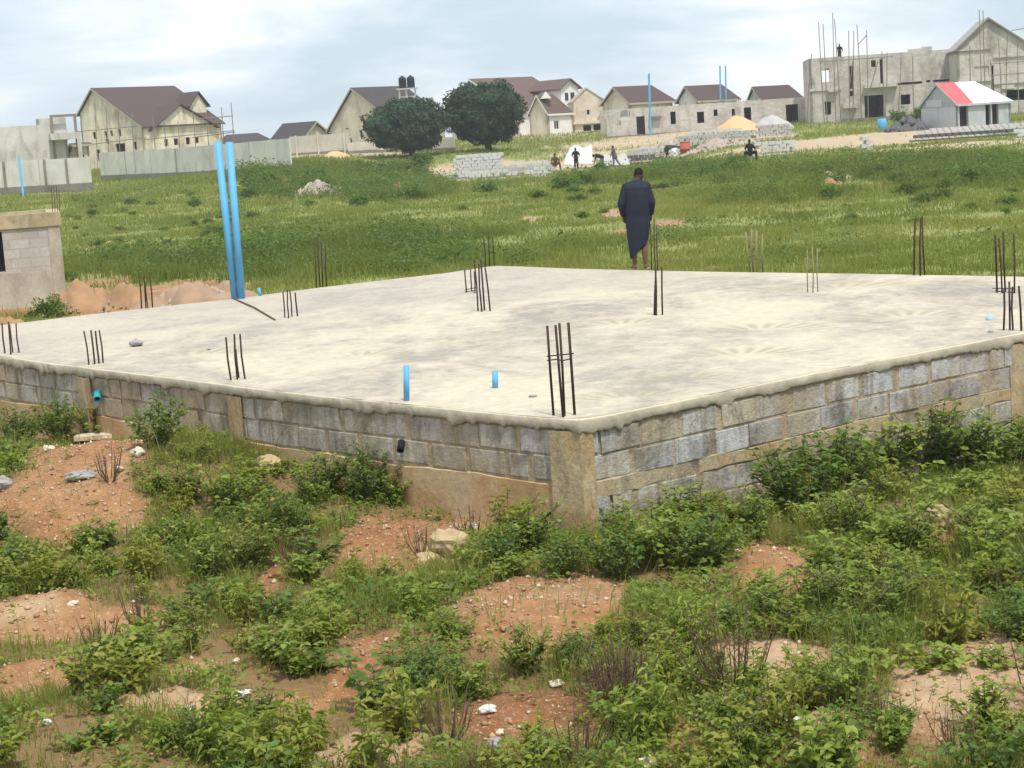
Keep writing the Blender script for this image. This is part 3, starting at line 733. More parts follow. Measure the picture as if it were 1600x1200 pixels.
def heap(name, label, cat, cpx, bpy_, w, h, mat, Y=None, depth=None, seed=0, rough=.1, group=None, res=40, pw=1.3):
    c = ground(cpx, bpy_) if Y is None else at(cpx, bpy_, Y)
    if Y is not None: c[2] = tz(c[0], c[1])
    if pw == 2.0: w *= 1.6; h *= 1.05; rough *= 1.7
    m_ = c[1] / FPX; rx = w * m_ / 2; H = h * m_; ry = depth if depth else rx * .8
    u = np.linspace(-1.15, 1.15, res); A, B = np.meshgrid(u, u, indexing='ij'); r = np.sqrt(A ** 2 + B ** 2)
    X = c[0] + A.ravel() * rx; Yy = c[1] + B.ravel() * ry
    prof = np.clip(1 - r.ravel() ** pw, -.3, 1)
    n = fbm(A.ravel() * 3 + seed, B.ravel() * 3, 1, 4, seed)
    Z = H * (prof * (1 + n * rough * 2) + n * rough * (prof > -.2)) + terrain(X, Yy, False) - .03
    Z = np.where(r.ravel() > 1.12, Z - .3, Z)
    i = np.arange(res * res).reshape(res, res); F = np.stack([i[:-1, :-1], i[1:, :-1], i[1:, 1:], i[:-1, 1:]], -1).reshape(-1, 4)
    o = np_mesh(name, np.c_[X - c[0], Yy - c[1], Z - c[2]], F, M[mat], None, None, rough < .2); o.location = Vector([float(q) for q in c])
    tag(o, label, cat, group)
    return o, c, rx, ry, H
def rubble_on(o, c, rx, ry, H, n, size, mat, name='rubble_pieces', seed=0):
    rg = np.random.default_rng(seed); base = np.array([[1, 0, 0], [-1, 0, 0], [0, 1, 0], [0, -1, 0], [0, 0, 1], [0, 0, -1.0], [.6, .6, .5], [-.6, .5, .6]])[:6]
    f = np.array([[0, 2, 4], [2, 1, 4], [1, 3, 4], [3, 0, 4], [2, 0, 5], [1, 2, 5], [3, 1, 5], [0, 3, 5]])
    V = []; F = []
    for k in range(n):
        a, r = rg.uniform(0, 6.283), math.sqrt(rg.uniform(0, 1)); x, y = math.cos(a) * r, math.sin(a) * r
        z = H * max(0, 1 - r ** 1.3); s = size * rg.uniform(.4, 1.4); B_ = base * rg.uniform(.6, 1.2, (6, 3)) * s
        t = rg.uniform(0, 6.28); R = np.array([[math.cos(t), -math.sin(t), 0], [math.sin(t), math.cos(t), 0], [0, 0, 1]])
        wx, wy = c[0] + x * rx, c[1] + y * ry
        V.append(B_ @ R.T + np.array([x * rx, y * ry, z + tz(wx, wy) - c[2]])); F.append(f + 6 * k)
    return np_mesh(name, np.vstack(V), np.vstack(F), mat, o)
a = heap('rubble_heap', 'pinkish heap of broken soil and rubble behind the slab left of the blue pipes', 'rubble heap', 305, 500, 172, 54, 'pinksoil', 35, 1.2, 3, 0.088, pw=2.0)
tag(rubble_on(*a, 520, .10, M['rubble'], seed=3), kind='stuff')
a = heap('soil_heap', 'small orange soil heap behind the slab near the back left starter bars', 'soil heap', 205, 490, 71, 44, 'orangesoil', 37.5, .9, 4, 0.066, pw=2.0)
tag(rubble_on(*a, 200, .07, M['pinksoil'], seed=31), kind='stuff')
a = heap('soil_heap', 'orange soil heap beside the grey block hut', 'soil heap', 128, 480, 69, 40, 'orangesoil', 39.5, .9, 5, 0.066, pw=2.0)
tag(rubble_on(*a, 200, .07, M['pinksoil'], seed=32), kind='stuff')
a = heap('rubble_heap', 'low ridge of soil and rubble between the hut and the slab', 'rubble heap', 170, 510, 218, 29, 'pinksoil', 32.5, .8, 6, 0.077, pw=2.0)
tag(rubble_on(*a, 320, .08, M['rubble'], seed=4), kind='stuff')
heap('soil_heap', 'orange soil heap at the left frame edge below the hut', 'soil heap', 15, 515, 103, 40, 'orangesoil', 33, .8, 7, 0.066, pw=2.0)
a = heap('rubble_heap', 'pale rubble heap among the green weeds left of the trees', 'rubble heap', 500, 296, 90, 18, 'rubble', 106, 3, 8, .2)
tag(rubble_on(*a, 150, .14, M['rubble'], seed=5), kind='stuff')
heap('soil_heap', 'reddish soil heap in the weeds below the left tree', 'soil heap', 622, 283, 28, 14, 'orangesoil', 112, 1, 9, .15)
heap('soil_heap', 'low orange soil heap in the grass at the right', 'soil heap', 1300, 280, 46, 15, 'orangesoil', 78, .8, 10, .15)
heap('sand_heap', 'large orange sand heap before the grey bungalow walls', 'sand heap', 1150, 205, 92, 28, 'sand', 158, 3, 11, .03, pw=1.45)
heap('gravel_heap', 'grey gravel heap right of the orange sand heap', 'gravel heap', 1207, 200, 70, 24, 'greysand', 162, 3, 12, .04, pw=1.4)
heap('sand_heap', 'pale orange sand heap at the cream boundary wall', 'sand heap', 525, 240, 50, 11, 'sand', 168, 2, 13, .06)

# ------------------------------------------------------------------ people
def remesh(name, mb, vox, mat, parent, smooth=3):
    me = bpy.data.meshes.new('raw'); me.from_pydata([tuple(v) for v in mb.V], [], mb.F); me.update()
    o = bpy.data.objects.new('raw', me); COL.objects.link(o)
    r = o.modifiers.new('r', 'REMESH'); r.mode = 'VOXEL'; r.voxel_size = vox
    s = o.modifiers.new('s', 'SMOOTH'); s.factor = .5; s.iterations = smooth
    dg = bpy.context.evaluated_depsgraph_get(); dg.update(); nm = bpy.data.meshes.new_from_object(o.evaluated_get(dg))
    bpy.data.objects.remove(o); nm.name = name; nm.materials.clear(); nm.materials.append(mat)
    for p in nm.polygons: p.use_smooth = True
    q = bpy.data.objects.new(name, nm); COL.objects.link(q)
    if parent: q.parent = parent
    return q
def hand(mb, w, d, side, s=1.0, curl=.5, palmn=(0, -1, 0)):
    """palm and five fingers; w wrist, d direction, side = thumb direction"""
    w = np.array(w, float); d = np.array(d, float) / np.linalg.norm(d); t = np.array(side, float); t = t - d * t.dot(d); t /= np.linalg.norm(t); n = np.cross(d, t)
    if n.dot(palmn) < 0: n = -n
    k = w + d * .085 * s
    for u in (-.026, 0, .026): mb.limb([w + t * u * .5, k + t * u * s], [.02 * s, .0145 * s], 8)
    for u, l in ((.030, .072), (.010, .080), (-.010, .074), (-.030, .058)):
        p = k + t * u * s; pts = [p]; a = .15
        for q in (.45, .32, .23):
            a += curl * .75; p = p + (d * math.cos(a) + n * math.sin(a)) * l * q * s; pts.append(p)
        mb.limb(pts, [.0095 * s, .0088 * s, .008 * s, .0068 * s], 7)
    b = w + d * .03 * s + t * .026 * s
    mb.limb([b, b + (d * .6 + t * .7 + n * .2) * .038 * s, b + (d * .95 + t * .75 + n * .5) * .062 * s], [.013 * s, .0105 * s, .008 * s], 7)

def navy_man():
    p = on_z(1001, 420.5); root = empty('person', p, 'man in a long navy kaftan and sandals standing with bowed head on the slab', 'person')
    b = MB()
    # legs
    for sx, fx, fy in ((-1, -.095, .03), (1, .085, -.02)):
        b.limb([(sx * .09, 0, .88), (sx * .10, .015, .50), (fx, fy - .015, .30), (fx, fy - .02, .10)], [.085, .058, .052, .036])
        b.limb([(fx, fy - .035, .045), (fx + sx * .012, fy + .06, .05), (fx + sx * .022, fy + .165, .032)], [.036, .038, .026])
        for i in range(5): b.limb([(fx + sx * (.022 + (i - 2) * .016), fy + .16, .030), (fx + sx * (.024 + (i - 2) * .018), fy + .205 - abs(i - 1.2) * .008, .024)], [.012, .010], 7)
    # trunk, neck, head bowed forward and to the right
    b.limb([(0, 0, .88), (0, -.01, 1.05), (0, .0, 1.25), (0, .01, 1.36)], [.125, .115, .125, .10])
    b.limb([(-.17, .0, 1.385), (0, .0, 1.40), (.17, .0, 1.385)], [.055, .075, .055])
    b.limb([(0, .02, 1.40), (.03, .065, 1.50)], [.058, .055])
    hc = np.array([.055, .115, 1.565]); fd = np.array([.25, .78, -.57]); fd /= np.linalg.norm(fd); up = np.array([.15, .5, .85]); up = up - fd * up.dot(fd); up /= np.linalg.norm(up); rt = np.cross(fd, up)
    ax = np.array([rt, fd, up])
    b.ball(hc, (.076, .097, .112), 16, 12, ax); b.ball(hc + fd * .045 - up * .06, (.058, .062, .06), 12, 8, ax)
    b.ball(hc + fd * .102 - up * .022, (.016, .02, .026), 8, 6, ax)                       # nose
    b.limb([hc + fd * .088 + up * .018 - rt * .05, hc + fd * .1 + up * .02, hc + fd * .088 + up * .018 + rt * .05], [.013, .013, .013], 7)   # brow
    b.limb([hc + fd * .095 - up * .062 - rt * .022, hc + fd * .102 - up * .062, hc + fd * .095 - up * .062 + rt * .022], [.009, .011, .009], 7)  # lips
    for s in (-1, 1): b.ball(hc + rt * s * .078 - up * .01 - fd * .005, (.011, .022, .033), 8, 7, ax)
    # arms
    lw = (-.235, .10, .90); rw = (.215, .13, .905)
    b.limb([(-.19, 0, 1.37), (-.265, -.02, 1.10), lw], [.052, .042, .029]); b.limb([(.19, 0, 1.37), (.245, -.01, 1.10), rw], [.052, .042, .029])
    hand(b, lw, (.12, .35, -.9), (.6, .7, 0), 1, .5, (.9, -.2, 0)); hand(b, rw, (-.05, .35, -.9), (-.6, .7, 0), 1, .55, (-.9, -.2, 0))
    body = remesh('body', b, .0062, M['skinleg'], root)
    for pl in body.data.polygons: pass
    body.data.materials.clear(); body.data.materials.append(M['skinleg']); body.data.materials.append(M['skin'])
    for pl in body.data.polygons: pl.material_index = 1 if pl.center.z > 1.2 or pl.center.z < .0 else 0
    h = MB(); h.ball(hc + up * .016 - fd * .014, (.079, .094, .106), 16, 12, ax); hair = remesh('hair', h, .008, M['hair'], root)
    for s in (-1, 1):
        e = MB(); e.ball(hc + fd * .088 - up * .006 + rt * s * .032, .012, 8, 6); e.build('eye', M['eye'], None).parent = root
    # kaftan: closed cloth volume, folds towards the hem, left side hangs lower
    K = MB(); nu = 48; rows = []
    spec = [(1.475, .062, .058, .025), (1.445, .10, .075, .015), (1.42, .18, .12, .0), (1.37, .215, .150, -.01), (1.25, .208, .165, -.01), (1.12, .20, .16, -.01), (1.0, .197, .155, -.01),
            (.88, .205, .15, 0), (.74, .205, .15, 0), (.6, .195, .145, 0), (.46, .180, .14, 0), (.34, .165, .13, 0), (.2, .150, .12, 0)]
    vs = []
    for i, (z, rx, ry, oy) in enumerate(spec):
        f = max(0, (1.05 - z)) * .9
        for k in range(nu):
            a = 2 * math.pi * k / nu; q = 1 + f * (.035 * math.sin(5 * a + z * 3) + .03 * math.sin(9 * a + 1.3 - z * 2) + .02 * math.sin(13 * a))
            x, y = math.cos(a) * rx * q, math.sin(a) * ry * q + oy
            hem = 0
            if z < .9: hem = (.9 - z) / .7 * (.22 * (.5 + .5 * math.tanh((x + .01) * 14)) - .015)
            vs.append((x - .02 * max(0, .9 - z), y, z + hem + (.012 * math.sin(3 * a) if z < .3 else 0)))
    fs = []
    for r in range(len(spec) - 1):
        for k in range(nu): fs.append((r * nu + k, r * nu + (k + 1) % nu, (r + 1) * nu + (k + 1) % nu, (r + 1) * nu + k))
    fs.append(tuple(range(nu))); fs.append(tuple((len(spec) - 1) * nu + k for k in range(nu - 1, -1, -1))); K.add(vs, fs)
    K.limb([(-.17, 0, 1.375), (-.262, -.022, 1.11), (-.238, .075, .93)], [.075, .066, .056], 12); K.limb([(.17, 0, 1.375), (.242, -.012, 1.11), (.222, .10, .93)], [.075, .066, .056], 12)
    K.limb([(-.14, .0, 1.39), (.0, .01, 1.41), (.14, .0, 1.39)], [.07, .085, .07], 12)
    remesh('kaftan', K, .008, M['navy'], root, 4)
    for fx, fy in ((-.097, .03), (.087, -.02)):
        s = MB(); s.ball((fx + .012 * (1 if fx > 0 else -1), fy + .075, .012), (.050, .15, .012), 16, 6); so = s.build('sandal', M['sandal'], None, True); so.parent = root
    root.scale = (1.0, 1.0, 1.0); root.rotation_euler = (0, 0, D2R(-4))
navy_man()

def small_person(label, px, py, Y, pose, top, bottom, hpx, skin='skin', rz=0, group=None, vox=.018):
    p = at(px, py, Y)
    root = empty('person', p, label, 'person', group, rz)
    b = MB(); J = dict(pose); A = lambda n: np.array(J[n], float)
    for s in 'lr':
        b.limb([A('hip') + np.array([(-.09 if s == 'l' else .09), 0, 0]), A('k' + s), A('a' + s)], [.085, .06, .042]); f = A('a' + s)
        b.limb([f, f + np.array([.0, .0, -.03]) + A('toe')], [.045, .032])
        sh = A('neck') + np.array([(-.18 if s == 'l' else .18), 0, -.06]) if 'sh' + s not in J else A('sh' + s)
        b.limb([sh, A('e' + s), A('h' + s)], [.055, .045, .032]); d = A('h' + s) - A('e' + s); d /= np.linalg.norm(d)
        for q in (-.022, 0, .022): b.limb([A('h' + s), A('h' + s) + d * .17 + np.array([q, 0, 0])], [.025, .014], 6)
        b.limb([A('h' + s), A('h' + s) + d * .09 + np.array([0, .05, 0])], [.02, .014], 6)
    b.limb([A('hip'), (A('hip') + A('neck')) / 2, A('neck')], [.14, .14, .11]); b.limb([A('neck'), A('head')], [.06, .06]); b.ball(A('head'), (.085, .10, .12), 12, 9); b.ball(A('head') + A('toe') * .85, (.02, .02, .02), 6, 5)
    remesh('body', b, vox, M[skin], root)
    c = MB(); c.limb([A('hip') + np.array([0, 0, -.02]), (A('hip') + A('neck')) / 2, A('neck') + (A('hip') - A('neck')) * .1], [.165, .17, .15])
    for s in 'lr':
        sh = A('neck') + np.array([(-.18 if s == 'l' else .18), 0, -.06]) if 'sh' + s not in J else A('sh' + s)
        c.limb([A('neck') + (A('hip') - A('neck')) * .12, sh, A('e' + s) * .85 + sh * .15], [.09, .085, .07])
    remesh('shirt', c, vox, M[top], root)
    c = MB()
    for s in 'lr': c.limb([A('hip') + np.array([(-.07 if s == 'l' else .07), 0, 0]), A('k' + s), A('a' + s) * .9 + A('k' + s) * .1], [.12, .088, .072])
    remesh('trousers', c, vox, M[bottom], root)
    h = MB(); h.ball(A('head') + np.array([0, -.01, .03]), (.09, .10, .105), 12, 8); h.build('hair', M['hair'], None, True).parent = root
    return root
stand = dict(hip=(0, 0, .9), kl=(-.1, .03, .5), kr=(.1, .03, .5), al=(-.11, 0, .07), ar=(.11, 0, .07), toe=(0, -.15, 0), neck=(0, -.02, 1.45), head=(0, -.05, 1.63), el=(-.3, 0, 1.15), er=(.3, 0, 1.15), hl=(-.2, -.2, .98), hr=(.22, -.2, 1.0))
walk = dict(hip=(0, 0, .9), kl=(-.06, 0, .5), kr=(.2, 0, .55), al=(-.1, 0, .07), ar=(.48, 0, .10), toe=(-.15, 0, 0), neck=(-.05, 0, 1.45), head=(-.07, 0, 1.64), el=(-.22, -.1, 1.18), er=(.1, .1, 1.18), hl=(-.3, -.1, .95), hr=(.2, .1, .92), shl=(-.06, -.17, 1.40), shr=(-.04, .17, 1.40))
bend = dict(hip=(.25, 0, .88), kl=(.22, -.1, .48), kr=(.28, .1, .48), al=(.28, -.1, .07), ar=(.32, .1, .07), toe=(-.15, 0, 0), neck=(-.28, 0, 1.05), head=(-.46, 0, 1.0), el=(-.3, -.18, .75), er=(-.28, .18, .75), hl=(-.4, -.12, .5), hr=(-.38, .12, .5), shl=(-.24, -.17, 1.02), shr=(-.24, .17, 1.02))
sit = dict(hip=(0, 0, .55), kl=(-.35, -.25, .62), kr=(.3, -.3, .62), al=(-.42, -.3, .07), ar=(.35, -.35, .07), toe=(0, -.15, 0), neck=(-.05, -.1, 1.08), head=(-.06, -.15, 1.27), el=(-.34, -.15, .8), er=(.28, -.15, .8), hl=(-.3, -.4, .7), hr=(.22, -.42, .7))
def gp(px, Y): p = at(px, 300, Y); return p[0], p[1], tz(p[0], p[1])
def pperson(label, px, Y, pose, top, bottom, **kw):
    r = small_person(label, px, 250, Y, pose, top, bottom, 30, **kw); a = at(px, 250, Y); r.location = (a[0], a[1], tz(a[0], a[1]) + kw.get('dz', 0)); return r
G = 'block makers at the moulding yard'
pperson('person in brown sitting among the blocks left of the white sheet', 868, 141, sit, 'browncloth', 'browncloth', group=G)
pperson('person in black standing in front of the white sheet', 900, 141, stand, 'black', 'black', group=G)
pperson('person in black bending over the blocks right of the white sheet', 936, 143, bend, 'black', 'greycloth', group=G)
pperson('thin person in grey striding across the block yard', 960, 142, walk, 'greycloth', 'greycloth', group=G)
pperson('person in black sitting beside the low block stack on the right', 1173, 109, sit, 'black', 'black')

# ------------------------------------------------------------------ buildings
def wall_panel(mb, p0, p1, z0, z1, th, ops=(), poly_top=None):
    p0 = np.array(p0, float)[:2]; p1 = np.array(p1, float)[:2]; L = np.linalg.norm(p1 - p0); d = (p1 - p0) / L; n = np.array([-d[1], d[0]])
    us = sorted({0, L} | {min(max(o[0], 0), L) for o in ops} | {min(max(o[1], 0), L) for o in ops}); H = z1 - z0
    vs = sorted({0, H} | {min(max(o[2], 0), H) for o in ops} | {min(max(o[3], 0), H) for o in ops})
    def P(u, v, k=0): q = p0 + d * u + n * th * k; return (q[0], q[1], z0 + v)
    def solid(i, j):
        if i < 0 or j < 0 or i >= len(us) - 1 or j >= len(vs) - 1: return False
        a, b = (us[i] + us[i + 1]) / 2, (vs[j] + vs[j + 1]) / 2
        return not any(o[0] < a < o[1] and o[2] < b < o[3] for o in ops)
    for i in range(len(us) - 1):
        for j in range(len(vs) - 1):
            if not solid(i, j): continue
            a, b, c, e = us[i], us[i + 1], vs[j], vs[j + 1]
            mb.quad(P(a, c), P(b, c), P(b, e), P(a, e), [(a, c), (b, c), (b, e), (a, e)])
            mb.quad(P(b, c, 1), P(a, c, 1), P(a, e, 1), P(b, e, 1), [(b, c), (a, c), (a, e), (b, e)])
            if not solid(i - 1, j): mb.quad(P(a, c, 1), P(a, c), P(a, e), P(a, e, 1), [(0, c), (th, c), (th, e), (0, e)])
            if not solid(i + 1, j): mb.quad(P(b, c), P(b, c, 1), P(b, e, 1), P(b, e), [(0, c), (th, c), (th, e), (0, e)])
            if not solid(i, j - 1): mb.quad(P(a, c, 1), P(b, c, 1), P(b, c), P(a, c))
            if not solid(i, j + 1): mb.quad(P(a, e), P(b, e), P(b, e, 1), P(a, e, 1))
    if poly_top:
        k = len(poly_top); uv = [(u, v) for u, v in poly_top]
        f = [P(u, v) for u, v in poly_top]; g = [P(u, v, 1) for u, v in poly_top]
        mb.add(f, [tuple(range(k))], [uv]); mb.add(g[::-1], [tuple(range(k))], [uv[::-1]])
        for i in range(k): j = (i + 1) % k; mb.quad(f[i], g[i], g[j], f[j])
    return P

class Bld:
    """a block standing on a near corner: right facade along er, left facade along el (both run away from the viewer)"""
    def __init__(s, name, label, px, Y, phi, Lr, Ll, z=None, cat='building', base=None, group=None):
        p = at(px, 230, Y); z0 = tz(p[0], p[1]) if z is None else z
        s.m = Y / FPX; s.Y = Y; s.px = px; s.nc = np.array([p[0], p[1]]); s.z = z0 - .4; s.g = z0
        # facing is turned by the sight line's own angle so that phi is what the photo shows
        ph = D2R(phi) - math.atan2(p[0], p[1]); s.er = np.array([math.cos(ph), math.sin(ph)]); s.el = np.array([-math.sin(ph), math.cos(ph)])
        s.phi = D2R(phi); s.Lr = Lr * s.m / math.cos(s.phi) if Lr > 0 else -Lr
        s.Ll = Ll * s.m / math.sin(s.phi) if Ll > 0 else -Ll
        s.root = empty(name, (*s.nc, z0), label, cat, group)
    def P(s, a, b, h): q = s.nc + s.er * a + s.el * b; return np.array([q[0], q[1], s.g + h])
    def opr(s, ops):               # openings given in photo px: u along facade from the near corner, v above ground
        k = s.m / math.cos(s.phi); return [(a * k, b * k, c * s.m + .4, d * s.m + .4) for a, b, c, d in ops]
    def opl(s, ops):               # left facade: u in px from its far (left) end
        k = s.m / math.sin(s.phi) if s.phi > .02 else s.m; return [(a * k, b * k, c * s.m + .4, d * s.m + .4) for a, b, c, d in ops]

def gable_house(name, label, px, Y, phi, wr, wl, hf, hb, hr, frac, wall, roof, ops_r=(), ops_l=(), axis='r', hip_r=0, hip_l=0, oh=.35, fascia='fascia', cat='house', z=None, wall_l=None, rt=.14, group=None, eave=True):
    """hf, hb eave heights and hr ridge height in photo px; frac = where the ridge stands, from the near corner"""
    B = Bld(name, label, px, Y, phi, wr, wl, z, cat, group=group); m_ = B.m; hf *= m_; hb *= m_; hr *= m_; th = .23
    Lr, Ll = B.Lr, B.Ll; mb = MB(); ml = MB() if wall_l else mb
    c00, c10, c01, c11 = B.nc, B.nc + B.er * Lr, B.nc + B.el * Ll, B.nc + B.er * Lr + B.el * Ll; zb = B.z
    Lg = Ll if axis == 'r' else Lr; rb = frac * Lg; hm = min(hf, hb)
    up = lambda h: h + .4
    def gtop(rev):                 # gable polygon; rev: u runs from the far eave to the near corner
        q = [(0, hf), (rb, hr), (Lg, hb)]
        if rev: q = [(Lg - u, h) for u, h in q[::-1]]
        pts = [(0, up(hm)), (Lg, up(hm))]
        if q[2][1] > hm + .01: pts.append((Lg, up(q[2][1])))
        pts.append((q[1][0], up(q[1][1] - .1)))
        if q[0][1] > hm + .01: pts.append((0, up(q[0][1])))
        return pts
    if axis == 'r':
        wall_panel(mb, c00, c10, zb, B.g + hf, th, B.opr(ops_r)); wall_panel(mb, c11, c01, zb, B.g + hb, th)
        wall_panel(ml, c01, c00, zb, B.g + hm, th, B.opl(ops_l), gtop(True) if not hip_l else None)
        wall_panel(mb, c10, c11, zb, B.g + hm, th, (), gtop(False) if not hip_r else None)
        Q = B.P; La = Lr
    else:
        wall_panel(ml, c01, c00, zb, B.g + hf, th, B.opl(ops_l)); wall_panel(mb, c10, c11, zb, B.g + hb, th)
        wall_panel(mb, c00, c10, zb, B.g + hm, th, B.opr(ops_r), gtop(False) if not hip_r else None)
        wall_panel(mb, c11, c01, zb, B.g + hm, th, (), gtop(True) if not hip_l else None)
        Q = lambda a, b, h: B.P(b, a, h); La = Ll
    B.wall = mb.build('wall', M[wall], B.root)
    if wall_l: ml.build('wall', M[wall_l], B.root)
    sf = (hr - hf) / max(rb, .01); sb = (hr - hb) / max(Lg - rb, .01)
    e0, e1 = -oh, La + oh; r0, r1 = e0 + hip_l * La, e1 - hip_r * La; lift = .05
    fe0, fe1 = Q(e0, -oh, hf - sf * oh + lift), Q(e1, -oh, hf - sf * oh + lift); ra, rbp = Q(r0, rb, hr + lift), Q(r1, rb, hr + lift)
    be0, be1 = Q(e0, Lg + oh, hb - sb * oh + lift), Q(e1, Lg + oh, hb - sb * oh + lift)
    R = MB(); up3 = np.array([0, 0, rt]); B.roofpts = (fe0, fe1, rbp, ra)
    R.prism([fe0, fe1, rbp, ra], up3); R.prism([be1, be0, ra, rbp], up3)
    if hip_l: R.prism([be0, fe0, ra], up3)
    if hip_r: R.prism([fe1, be1, rbp], up3)
    if hip_l or hip_r: pass
    B.roof = R.build('roof', M[roof], B.root)
    F = MB()                       # barge and eave boards
    dn = np.array([0, 0, -.10])
    def board(a, b):
        t = (b - a); n = np.cross(t, [0, 0, 1.0]); n /= np.linalg.norm(n) + 1e-9
        F.prism([a + dn * 1.2 + n * .02, b + dn * 1.2 + n * .02, b + np.array([0, 0, rt * .8]) + n * .02, a + np.array([0, 0, rt * .8]) + n * .02], n * .05 * (1 if n[1] < 0 else -1))
    if eave: board(fe0, fe1)
    if not hip_l: board(fe0, ra); board(ra, be0)
    if not hip_r: board(fe1, rbp); board(rbp, be1)
    F.build('fascia', M[fascia], B.root)
    return B
def pane(B, a, b, c, d, side='r', mat='glass', inset=.12, frame=None):
    op = (B.opr if side == 'r' else B.opl)([(a, b, c, d)])[0]
    if side == 'r': o = B.nc; e = B.er; n = B.el
    else: o = B.nc + B.el * B.Ll; e = -B.el; n = B.er
    p, q = o + e * op[0] + n * inset, o + e * op[1] + n * inset; z0, z1 = B.z + op[2], B.z + op[3]
    mb = MB(); mb.prism([(*p, z0), (*q, z0), (*q, z1), (*p, z1)], (*(n * .04), 0)); w = mb.build('window' if mat == 'glass' else 'door', M[mat], B.root)
    if frame:
        f = MB()
        for (u0, u1, v0, v1) in ((0, 1, 0, .08), (0, 1, .92, 1), (0, .08, .08, .92), (.92, 1, .08, .92), (.47, .53, .08, .92)):
            a_ = p + (q - p) * u0; b_ = p + (q - p) * u1; f.prism([(*(a_ - n * .04), z0 + (z1 - z0) * v0), (*(b_ - n * .04), z0 + (z1 - z0) * v0), (*(b_ - n * .04), z0 + (z1 - z0) * v1), (*(a_ - n * .04), z0 + (z1 - z0) * v1)], (*(n * .035), 0))
        f.build('frame', M[frame], w)

# -- cream house at the left
A = gable_house('cream_house', 'large cream stained house with dark brown roof and scaffolding behind the left boundary wall', 225, 200, 40, 125, 95, 62, 90, 126, .74, 'cream', 'roofbrown', eave=False,
                ops_r=[(32, 38, 30, 41), (47, 54, 31, 41), (66, 73, 31, 42), (81, 87, 32, 42)], ops_l=[(17, 22, 49, 60), (36, 40, 49, 60), (45, 49, 51, 60), (57, 62, 50, 61), (37, 42, 40, 48), (20, 26, 14, 32), (51, 66, 26, 39), (79, 84, 28, 40)])
W = MB(); k = A.m / math.cos(A.phi)          # front cross gable with its own roof
u0, u1, ua, h0, ha = 14 * k, 112 * k, 58 * k, 58 * A.m, 92 * A.m
W.prism([A.P(u0, -.25, h0), A.P(u1, -.25, h0), A.P(ua, -.25, ha)], (*(A.el * .22), 0)); W.build('gable_wall', M['cream'], A.root)
R = MB(); t3 = np.array([0, 0, .12]); dep = 4.0
R.prism([A.P(u0 - .5, -.6, h0 - .3), A.P(ua, -.6, ha + .08), A.P(ua, dep, ha + .08), A.P(u0 - .5, dep * .2, h0 - .3)], t3)
R.prism([A.P(ua, -.6, ha + .08), A.P(u1 + .5, -.6, h0 - .3), A.P(u1 + .5, dep * .2, h0 - .3), A.P(ua, dep, ha + .08)], t3); R.build('gable_roof', M['roofbrown'], A.root)
T = MB(); u0, u1 = 96 * k, 122 * k; b0 = 2.0   # raised gabled bay at the right end
for (a0, a1) in ((u0, u0 + .25), (u1 - .25, u1)): T.prism([A.P(a0, b0, 55 * A.m), A.P(a1, b0, 55 * A.m), A.P(a1, b0, 92 * A.m), A.P(a0, b0, 92 * A.m)], (*(A.el * 2.5), 0))
T.prism([A.P(u0 + .25, b0, 76 * A.m), A.P(u1 - .25, b0, 76 * A.m), A.P(u1 - .25, b0, 92 * A.m), A.P(u0 + .25, b0, 92 * A.m)], (*(A.el * .25), 0))
T.prism([A.P(u0, b0, 92 * A.m), A.P(u1, b0, 92 * A.m), A.P((u0 + u1) / 2, b0, 112 * A.m)], (*(A.el * .25), 0)); T.build('bay_wall', M['cream'], A.root)
R = MB(); um = (u0 + u1) / 2
R.prism([A.P(u0 - .4, b0 - .35, 89 * A.m), A.P(um, b0 - .35, 113 * A.m), A.P(um, b0 + 3, 113 * A.m), A.P(u0 - .4, b0 + 3, 89 * A.m)], t3)
R.prism([A.P(um, b0 - .35, 113 * A.m), A.P(u1 + .4, b0 - .35, 89 * A.m), A.P(u1 + .4, b0 + 3, 89 * A.m), A.P(um, b0 + 3, 113 * A.m)], t3); R.build('bay_roof', M['roofbrown'], A.root)

def scaffold(label, Y, poles, ledgers, r=.06, mat='bamboo'):
    root = empty('scaffold', at(poles[0][2], poles[0][3], Y), label, 'scaffolding')
    for (tx, ty, bx, by) in poles:
        a, b = at(bx, by, Y), at(tx, ty, Y); a[2] = min(a[2], tz(a[0], a[1])) - .1
        mb = MB(); mid = (a + b) / 2 + np.array([random.uniform(-.06, .06), random.uniform(-.1, .1), 0]); mb.tube([a, mid, b], [r, r * .9, r * .75], 6); mb.build('pole', M[mat], root)
    for (ax_, ay, bx, by) in ledgers:
        a, b = at(ax_, ay, Y), at(bx, by, Y); mb = MB(); mb.tube([a - np.array([0, .08, 0]), b - np.array([0, .08, 0])], r * .9, 6); mb.build('ledger', M[mat], root)
scaffold('timber scaffolding along the left gable of the large cream house', 193, [(126, 190, 134, 262), (148, 160, 152, 262), (165, 165, 170, 262), (184, 165, 187, 262), (206, 175, 211, 262)],
         [(118, 206, 215, 197), (125, 228, 225, 215)])
scaffold('timber scaffolding along the front of the large cream house', 186, [(238, 178, 245, 255), (256, 190, 262, 255), (278, 188, 283, 255), (300, 165, 307, 250), (322, 178, 328, 250), (346, 168, 350, 248), (361, 160, 366, 245)],
         [(225, 218, 366, 204), (310, 186, 364, 181), (300, 215, 368, 206)])

